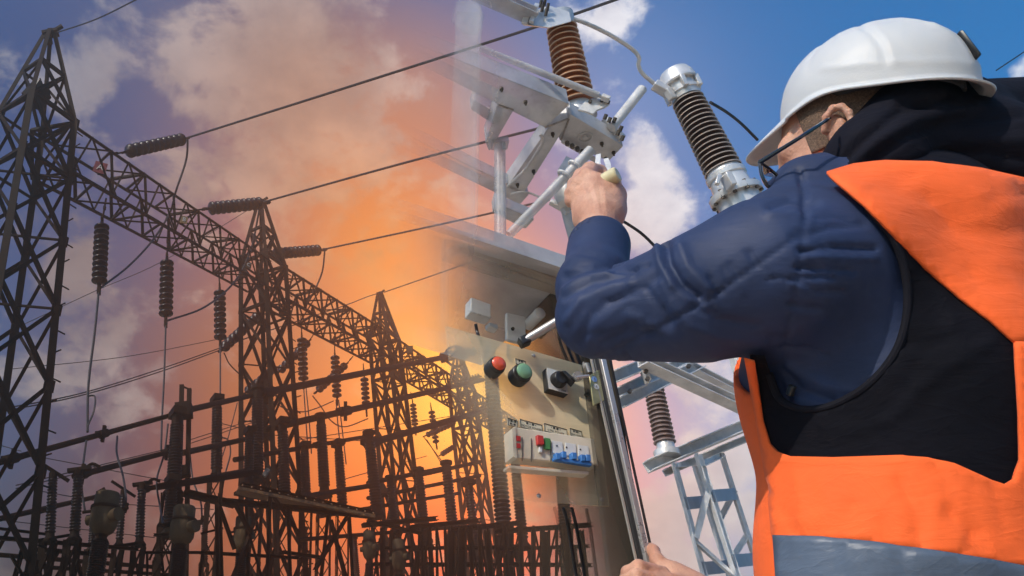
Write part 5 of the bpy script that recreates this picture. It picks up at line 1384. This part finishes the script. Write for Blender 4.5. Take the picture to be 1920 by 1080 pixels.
# loose cloth: low irregular waves
rn = np.random.RandomState(3)
wob = np.zeros(len(v))
for _ in range(26):
    kx = rn.normal(size=3) * rn.uniform(14, 40)
    wob += np.sin(v @ kx + rn.uniform(0, 6.28)) * rn.uniform(0.2, 1.0) / np.linalg.norm(kx) * 12
v = v + nr * (wob * 0.0011)[:, None]
jx, jy = to_px(v[fc].mean(1))
yoke = (jx > 1590) & (jy < np.interp(jx, [1590, 1660, 1750, 1840, 1920, 2000], [318, 312, 314, 326, 344, 364]))             # the dark shoulder yoke above the vest
jacket = np_mesh('jacket', v, fc, m_jacket, person, [m_jacket, m_hoodc], yoke)

# --- hood and collar
hoodf = union([limb((1578, 362, 0.87, 64), (1640, 288, 0.84, 62)), limb((1640, 288, 0.84, 62), (1696, 228, 0.84, 58)), limb((1696, 228, 0.84, 58), (1760, 205, 0.88, 58)), limb((1640, 380, 0.93, 80), (1760, 270, 0.92, 85)), limb((1760, 225, 0.90, 72), (1980, 225, 0.98, 82)), limb((1760, 320, 0.97, 85), (2000, 310, 1.02, 95)), limb((1690, 260, 0.87, 70), (1800, 250, 0.91, 75)), limb((1720, 300, 0.89, 80), (1860, 300, 0.875, 88)), limb((1860, 300, 0.875, 88), (2060, 330, 0.92, 100))], 0.045)
HFOLD = [([(1560, 322), (1620, 260), (1690, 205), (1780, 180)], 9, -7), ([(1585, 318), (1650, 262), (1720, 225), (1830, 200)], 9, 4), ([(1640, 300), (1700, 255), (1800, 225), (1920, 215)], 10, -5), ([(1690, 190), (1720, 188), (1745, 196)], 8, -8), ([(1700, 300), (1790, 262), (1920, 262)], 12, 4), ([(1760, 295), (1850, 285), (1920, 300)], 10, -4)]
v, fc = surface(hoodf, (0.45, 0.5, 1.5), (1.45, 1.35, 2.3), 0.005)
nr = grad(hoodf, v, 0.003)
v = folded(v, nr, HFOLD)
hx, hy = to_px(v[fc].mean(1))
low = (hx > 1560) & (hy > np.interp(hx, [1550, 1600, 1660, 1750, 1840, 1920, 2000], [328, 314, 308, 310, 322, 340, 360]))
hood_f = fc[~low]
np_mesh('hood', v, hood_f, m_hoodc, person)

# --- vest: orange shell round the trunk with black side panel, grey tape and piping
def f_vest(p):
    d = back(p) - 0.006
    ax = vec(P(1500, 520, 0.87)); bx_ = vec(P(1620, 560, 0.86))
    hole = cone(ax, bx_, 0.155, 0.085)(p)
    dz = np.maximum(p[:, 2] - 1.86, 0.86 - p[:, 2])
    return np.maximum(np.maximum(d, -hole), dz)
def f_on(off):
    return lambda p: both(p) - off
OT = [(1550, 321), (1600, 306), (1660, 300), (1750, 302), (1840, 314), (1920, 332), (2000, 352), (2040, 420), (2040, 640), (1935, 640), (1905, 640), (1860, 600), (1800, 555), (1740, 503), (1680, 440), (1620, 380)]
BL = [(1612, 374), (1690, 436), (1750, 500), (1810, 550), (1868, 596), (1913, 634), (1924, 780), (1926, 860), (1908, 912), (1885, 918), (1846, 905), (1786, 878), (1736, 867), (1680, 863), (1560, 867), (1470, 865), (1440, 848), (1419, 800), (1410, 720), (1407, 670), (1434, 670), (1442, 700), (1458, 742), (1480, 760), (1512, 768), (1548, 764), (1580, 752), (1620, 728), (1655, 695), (1682, 655), (1697, 610), (1702, 560), (1697, 510), (1682, 462), (1656, 422), (1625, 390)]
OB = [(1396, 676), (1416, 681), (1420, 740), (1427, 790), (1440, 832), (1455, 847), (1480, 855), (1560, 857), (1680, 853), (1740, 857), (1790, 868), (1850, 895), (1885, 908), (1902, 898), (1915, 862), (1914, 780), (1905, 640), (1960, 640), (2040, 640), (2040, 1090), (1920, 1064), (1860, 1052), (1760, 1036), (1640, 1019), (1540, 1009), (1446, 1007), (1438, 920), (1416, 790)]
GT = [(1448, 1003), (1540, 1005), (1640, 1015), (1760, 1032), (1860, 1048), (1920, 1060), (2040, 1084), (2040, 1210), (1760, 1190), (1460, 1180)]
BLUE = [(1440, 600), (1520, 420), (1590, 372), (1620, 380), (1655, 422), (1682, 462), (1697, 510), (1702, 560), (1697, 610), (1682, 655), (1655, 695), (1620, 728), (1580, 752), (1548, 765), (1510, 770), (1478, 764), (1458, 745), (1440, 700)]
rv = random.Random(21)
def creases(n, x0, x1, y0, y1, amp, an0, an1):
    o = []
    for i in range(n):
        x, y, an, L = rv.uniform(x0, x1), rv.uniform(y0, y1), rv.uniform(an0, an1), rv.uniform(40, 150)
        o.append(([(x - L / 2 * math.cos(an), y - L / 2 * math.sin(an)), (x + rv.uniform(-8, 8), y + rv.uniform(-8, 8)), (x + L / 2 * math.cos(an), y + L / 2 * math.sin(an))], rv.uniform(5, 12), rv.uniform(-amp, amp * 0.7)))
    return o
v, fc = surface(f_vest, (0.3, 0.45, 0.84), (1.35, 1.6, 1.9), 0.0065)
cx_, cy_ = to_px(v[fc].mean(1))
def inside(x, y, pl):
    r_ = np.zeros(len(x), bool)
    for (x0, y0), (x1, y1) in zip(pl, pl[1:] + pl[:1]):
        c_ = ((y0 > y) != (y1 > y)) & (x < (x1 - x0) * (y - y0) / (y1 - y0 + 1e-12) + x0)
        r_ ^= c_
    return r_
fn = grad(f_vest, v[fc].mean(1), 0.003)
gone = inside(cx_, cy_, [(x + (22 if x > 1560 else 4 if x > 1480 else -30), y + (18 if y > 600 else 0)) for x, y in BLUE]) & (v[fc][:, :, 1].mean(1) < 1.0)
top_ = inside(cx_, cy_, [(1480, -50), (2400, -50), (2400, 420), (2000, 362), (1920, 340), (1840, 322), (1750, 310), (1660, 308), (1600, 314), (1552, 330)])
fc = fc[~(gone | top_)]                     # the armhole and the neckline
vest = np_mesh('vest', v, fc, m_orange, person)
fb = f_on(0.0)
drape(fb, BL, 0.010, 0.003, 'side_panel', m_vblack, vest, 12, [([(1660, 790), (1760, 700), (1860, 640)], 12, 3), ([(1690, 640), (1740, 650), (1800, 630)], 12, -3), ([(1530, 770), (1536, 860)], 6, -1.5), ([(1700, 470), (1770, 560), (1800, 640)], 12, 3)] + creases(12, 1560, 1880, 640, 840, 2.6, -0.9, 0.4))
drape(fb, OT, 0.016, 0.004, 'shoulder_panel', m_orange, vest, 12, [([(1565, 330), (1640, 392), (1700, 452), (1760, 512), (1820, 560), (1912, 632)], 6, -2.0), ([(1640, 330), (1760, 350), (1880, 380)], 22, 3), ([(1780, 420), (1860, 440), (1940, 420)], 20, -3)] + creases(16, 1640, 1960, 320, 560, 3.2, -0.3, 0.9))
drape(fb, OB, 0.016, 0.004, 'lower_panel', m_orange, vest, 12, [([(1455, 860), (1560, 870), (1690, 868), (1790, 884), (1880, 924)], 6, -2.0), ([(1590, 880), (1600, 1000)], 7, -1.5), ([(1690, 900), (1720, 950), (1725, 1010)], 16, -4), ([(1780, 960), (1830, 1000), (1840, 1040)], 14, -4), ([(1500, 900), (1510, 980)], 12, 2.5)] + creases(14, 1460, 1900, 880, 1020, 3.0, 0.9, 2.0) + [([(1448, 1000), (1540, 1002), (1640, 1012), (1760, 1029), (1860, 1045), (1930, 1058)], 4, -1.6)])
drape(fb, GT, 0.019, 0.003, 'reflective_tape', m_tape, vest, 14, [([(1560, 1010), (1570, 1100)], 14, -3), ([(1690, 1020), (1700, 1100)], 16, -3)])
def on_surface(x, y, off):
    d = np.array([tuple(ray(x, y).normalized())]); t = np.array([0.45]); o = np.array([0, 0, CAMZ])
    for _ in range(80): t = t + (fb(o + d * t[:, None]) - off) * 0.7
    return Vector((o + d * t[:, None])[0])
pip = [on_surface(x, y, 0.008) for x, y in BL[21:]]
MB().tube(spline(pip, 8), 0.0045, 10).build('armhole_binding', m_piping, vest)
q = MB(); q.bar(on_surface(1480, 742, 0.006), on_surface(1487, 722, 0.006), 0.007, 0.008); q.build('zip_pull', m_black, jacket, 0.002)

# --- hard hat
hat = thing('hard_hat', P(1640, 190, 0.86), 'white hard hat', 'hard hat')
for k_ in ('label', 'category', 'kind'): del hat[k_]
HO = P(1638.5, 199, 0.87)
HS = 0.855                                  # size of the hat
HA, HB, HH = 0.142, 0.112, 0.128
def hat_pt(th, s, grow=0.0):               # s: 0 at the rim, 1 at the crown
    ph = s * math.pi / 2
    cs = math.cos(ph) ** 0.86
    f_ = (HA + grow) * math.cos(th) * cs * (1.04 if math.cos(th) < 0 else 1.0)
    l_ = (HB + grow) * math.sin(th) * cs
    u_ = (HH + grow) * math.sin(ph) ** 0.94
    rg = 0.0055 * math.exp(-((abs(l_) - 0.034) / 0.010) ** 2) * math.sin(ph) if s > 0.25 else 0     # raised ribs along the crown
    rg -= 0.0045 * math.exp(-((f_ - 0.040 - 0.25 * abs(l_)) / 0.008) ** 2) * max(0, math.sin((s - 0.2) / 0.7 * math.pi)) * (0.2 < s < 0.9)
    u_ += rg
    return f_, l_, u_
def rim_wave(th): return -0.004 + 0.016 * math.exp(-((abs(th) - 1.25) / 0.45) ** 2) - 0.010 * max(0, -math.cos(th)) ** 2
NTH, vs, fs = 180, [], []
rows = []
for ring_i in range(6):                    # brim, from its outer edge inwards
    row = []
    for j in range(NTH):
        th = -math.pi + 2 * math.pi * j / NTH
        k = 1 - ring_i / 6
        fr_ = max(0, math.cos(th))
        ext = 0.010 + 0.060 * fr_ ** 3.0 + 0.004 * max(0, -math.cos(th))
        f_, l_, u_ = hat_pt(th, 0)
        nx, ny = math.cos(th), math.sin(th)
        f_ += nx * ext * k; l_ += ny * ext * k * (0.5 if fr_ > 0.6 else 1)
        u_ += rim_wave(th) - (0.030 * fr_ ** 2 + 0.006) * k ** 1.4 - 0.010 * fr_ * (abs(l_) / HB) ** 2 * k
        row.append((f_, l_, u_))
    rows.append(row)
for i in range(44):
    s = i / 43.5
    w = max(0, 1 - s / 0.28) ** 2
    rows.append([(lambda p, th: (p[0], p[1], p[2] + rim_wave(th) * w))(hat_pt(-math.pi + 2 * math.pi * j / NTH, s), -math.pi + 2 * math.pi * j / NTH) for j in range(NTH)])
for row in rows: vs += [HO + (TF * a + TL * b_ + TU * c_) * HS for a, b_, c_ in row]
for i in range(len(rows) - 1):
    for j in range(NTH): fs.append((i * NTH + j, i * NTH + (j + 1) % NTH, (i + 1) * NTH + (j + 1) % NTH, (i + 1) * NTH + j))
fs.append(tuple((len(rows) - 1) * NTH + j for j in range(NTH)))
hat.parent = person
me_off = parent_loc(hat)
va = np.array([tuple(p) for p in vs]); na = va - np.array(HO - TU * 0.02); na /= np.linalg.norm(na, axis=1)[:, None]
va = folded(va, na, [([(1612, 50), (1634, 60), (1652, 84), (1662, 118)], 7, -2.2), ([(1636, 52), (1658, 68), (1672, 96), (1678, 118)], 8, 1.2), ([(1545, 128), (1620, 120), (1700, 116), (1790, 116), (1850, 128)], 7, 1.5), ([(1750, 44), (1796, 72), (1822, 114)], 8, 1.8), ([(1510, 112), (1560, 76), (1620, 52), (1690, 42)], 9, 1.6)])
vs = [Vector(p) for p in va]
shell = MB(); shell.add(vs, fs)
sh = shell.build('shell', m_shell, hat, ang=80)
so = sh.modifiers.new('shell thickness', 'SOLIDIFY'); so.thickness = 0.0032; so.offset = -1
q = MB()
pts = [HO + (TF * (HA - 0.012) * math.cos(t) * 0.95 + TL * (HB - 0.012) * math.sin(t) * 0.95 + TU * (0.005 + 0.012 * abs(math.sin(t)))) * HS for t in [i * 2 * math.pi / 48 for i in range(49)]]
for a, b in zip(pts, pts[1:]): q.bar(a, b + (b - a) * 0.05, 0.004, 0.03, up=TF.cross(TL))
q.build('head_band', m_liner, hat)
q = MB()
for a, b in [(pts[i], pts[i + 1]) for i in (42, 43, 44, 45, 46, 47, 0, 1, 2, 3, 4, 5)]: a2, b2 = a - TU * 0.018 - TF * 0.004, b - TU * 0.018 - TF * 0.004; q.bar(a2, b2 + (b2 - a2) * 0.08, 0.005, 0.032, up=TF.cross(TL))
q.build('brow_band', m_sweat, hat)
q = MB(); p = HO + (-TF * (HA - 0.0040) + TU * 0.046 + TL * 0.006) * HS; q.bar(p - TU * 0.022 - TF * 0.004, p + TU * 0.02 + TF * 0.012, 0.03, 0.006); q.build('rear_clip', m_black, hat, 0.003)

# --- hair on the sides, beard shadow
fh = lambda p: np.maximum(k_head(p) - 0.0035, np.maximum(-((p - vec(HC)) @ vec(HU)) - 0.012 + 0.0 * p[:, 0], ((p - vec(HC)) @ vec(HF)) - 0.052))
v, fc = surface(fh, np.array(HC) - 0.16, np.array(HC) + 0.16, 0.0036)
np_mesh('hair', v, fc, m_hair, person)
m_beard = material('stubble', (0.34, 0.19, 0.13), 0.7, var=0.5, scale=330, bump=0.6, bscale=520, alt=(0.52, 0.32, 0.24, 1))
def fbd(p):
    q_ = p - vec(HC); a, l_, u_ = q_ @ vec(HF), q_ @ vec(HL), q_ @ vec(HU)
    d = k_head(p) - 0.0016
    return np.maximum(d, np.maximum(u_ + 0.020 + 0.55 * np.maximum(a - 0.012, 0), -(a + 0.022)))
v, fc = surface(fbd, np.array(HC) - 0.19, np.array(HC) + 0.19, 0.0036)
np_mesh('beard', v, fc, m_beard, person)

# --- glasses
m_frame = material('glossy spectacle frame', (0.015, 0.015, 0.018), 0.15, coat=1.0)
gl = thing('glasses', HC, 'glasses', 'glasses')
for k_ in ('label', 'category', 'kind'): del gl[k_]
gl.location = HC - Vector(person.location); gl.parent = person
q = MB(); q.tube([P(1556, 222, 0.806), P(1550, 225, 0.80), P(1500, 258, 0.80), P(1424, 305, 0.84)], [0.0018, 0.0022, 0.0024, 0.003], 8); q.build('temple_arm', m_frame, gl)
q = MB(); q.tube(spline([P(1424, 304, 0.84), P(1428, 328, 0.842), P(1440, 350, 0.846), P(1456, 352, 0.852), P(1462, 336, 0.858), P(1444, 318, 0.852), P(1424, 304, 0.84)], 6), 0.0022, 8); q.build('lens_rim', m_frame, gl)
m_glass = bpy.data.materials.new('lens glass'); m_glass.use_nodes = True
b = m_glass.node_tree.nodes['Principled BSDF']; b.inputs['Transmission Weight'].default_value = 1; b.inputs['Roughness'].default_value = 0.02; b.inputs['IOR'].default_value = 1.1
q = MB(); q.plate([P(1426, 308, 0.841), P(1430, 328, 0.843), P(1441, 347, 0.847), P(1455, 349, 0.852), P(1459, 336, 0.857), P(1443, 320, 0.852)], (0.001, 0.001, 0)); q.build('lens', m_glass, gl)
# --- trousers and boots down to the ground
ft_ = union([cone(P(1730, 1320, 1.0), HIP, 0.125, 0.15)] + [cone(HIP + Vector((sx, 0, -0.04)), (fx * 0.6 + (HIP.x + sx) * 0.4, fy - 0.03, 0.50), 0.11, 0.085) for sx, (fx, fy) in zip((-0.08, 0.09), feet)] + [cone((fx * 0.6 + (HIP.x + sx) * 0.4, fy - 0.03, 0.50), (fx, fy, 0.10), 0.085, 0.075) for sx, (fx, fy) in zip((-0.08, 0.09), feet)], 0.05)
v, fc = surface(lambda p: np.maximum(ft_(p), np.maximum(0.06 - p[:, 2], p[:, 2] - 1.02)), (0.2, 0.6, 0.0), (1.3, 1.5, 1.2), 0.012)
np_mesh('trousers', v, fc, m_trouser, person)
for fx, fy in feet:
    fbt = union([cone((fx, fy + 0.02, 0.055), (fx - 0.13, fy + 0.10, 0.045), 0.055, 0.045), cone((fx, fy, 0.06), (fx, fy, 0.16), 0.055, 0.06)], 0.03)
    v, fc = surface(lambda p: np.maximum(fbt(p), 0.002 - p[:, 2]), (fx - 0.25, fy - 0.15, -0.02), (fx + 0.15, fy + 0.25, 0.3), 0.008)
    np_mesh('boot', v, fc, m_seal, person)
# --- the cream handle in his fist
t = thing('crank_handle', P(1140, 335, 1.12), 'cream plastic handle gripped in the raised fist', 'handle')
m_cream = material('cream handle plastic', (0.66, 0.58, 0.34), 0.35, var=0.1, scale=30)
a, b = P(1127, 343, 1.082), P(1159, 326, 1.062)
q = MB(); q.lathe(a, b, [(-0.6, 0.0125), (0, 0.0125), (0.75, 0.0135), (0.92, 0.0135), (1, 0.0115)], 28); q.build('grip', m_cream, t)
q = MB(); q.tube([a, P(1112, 340, 1.14), P(1112, 322, 1.2)], 0.006, 12); q.build('spindle', m_galv, t)

# ------------------------------------------------------------------ evening haze over the yard
HAZE = dict(density=0.0145, color=(1.0, 0.80, 0.54, 1), aniso=0.86)
m_haze = bpy.data.materials.new('haze'); m_haze.use_nodes = True
nt = m_haze.node_tree; nt.nodes.clear()
pv = nt.nodes.new('ShaderNodeVolumePrincipled'); mo = nt.nodes.new('ShaderNodeOutputMaterial')
pv.inputs['Color'].default_value = HAZE['color']; pv.inputs['Density'].default_value = HAZE['density']; pv.inputs['Anisotropy'].default_value = HAZE['aniso']
nt.links.new(pv.outputs[0], mo.inputs['Volume'])
hz = MB(); lo, hi = (-151, -151, -1), (151, 151, 22.3)
hz.hexa([(lo[0], lo[1], lo[2]), (hi[0], lo[1], lo[2]), (hi[0], hi[1], lo[2]), (lo[0], hi[1], lo[2]), (lo[0], lo[1], hi[2]), (hi[0], lo[1], hi[2]), (hi[0], hi[1], hi[2]), (lo[0], hi[1], hi[2])])
ho = hz.build('haze', m_haze); ho['kind'] = 'stuff'
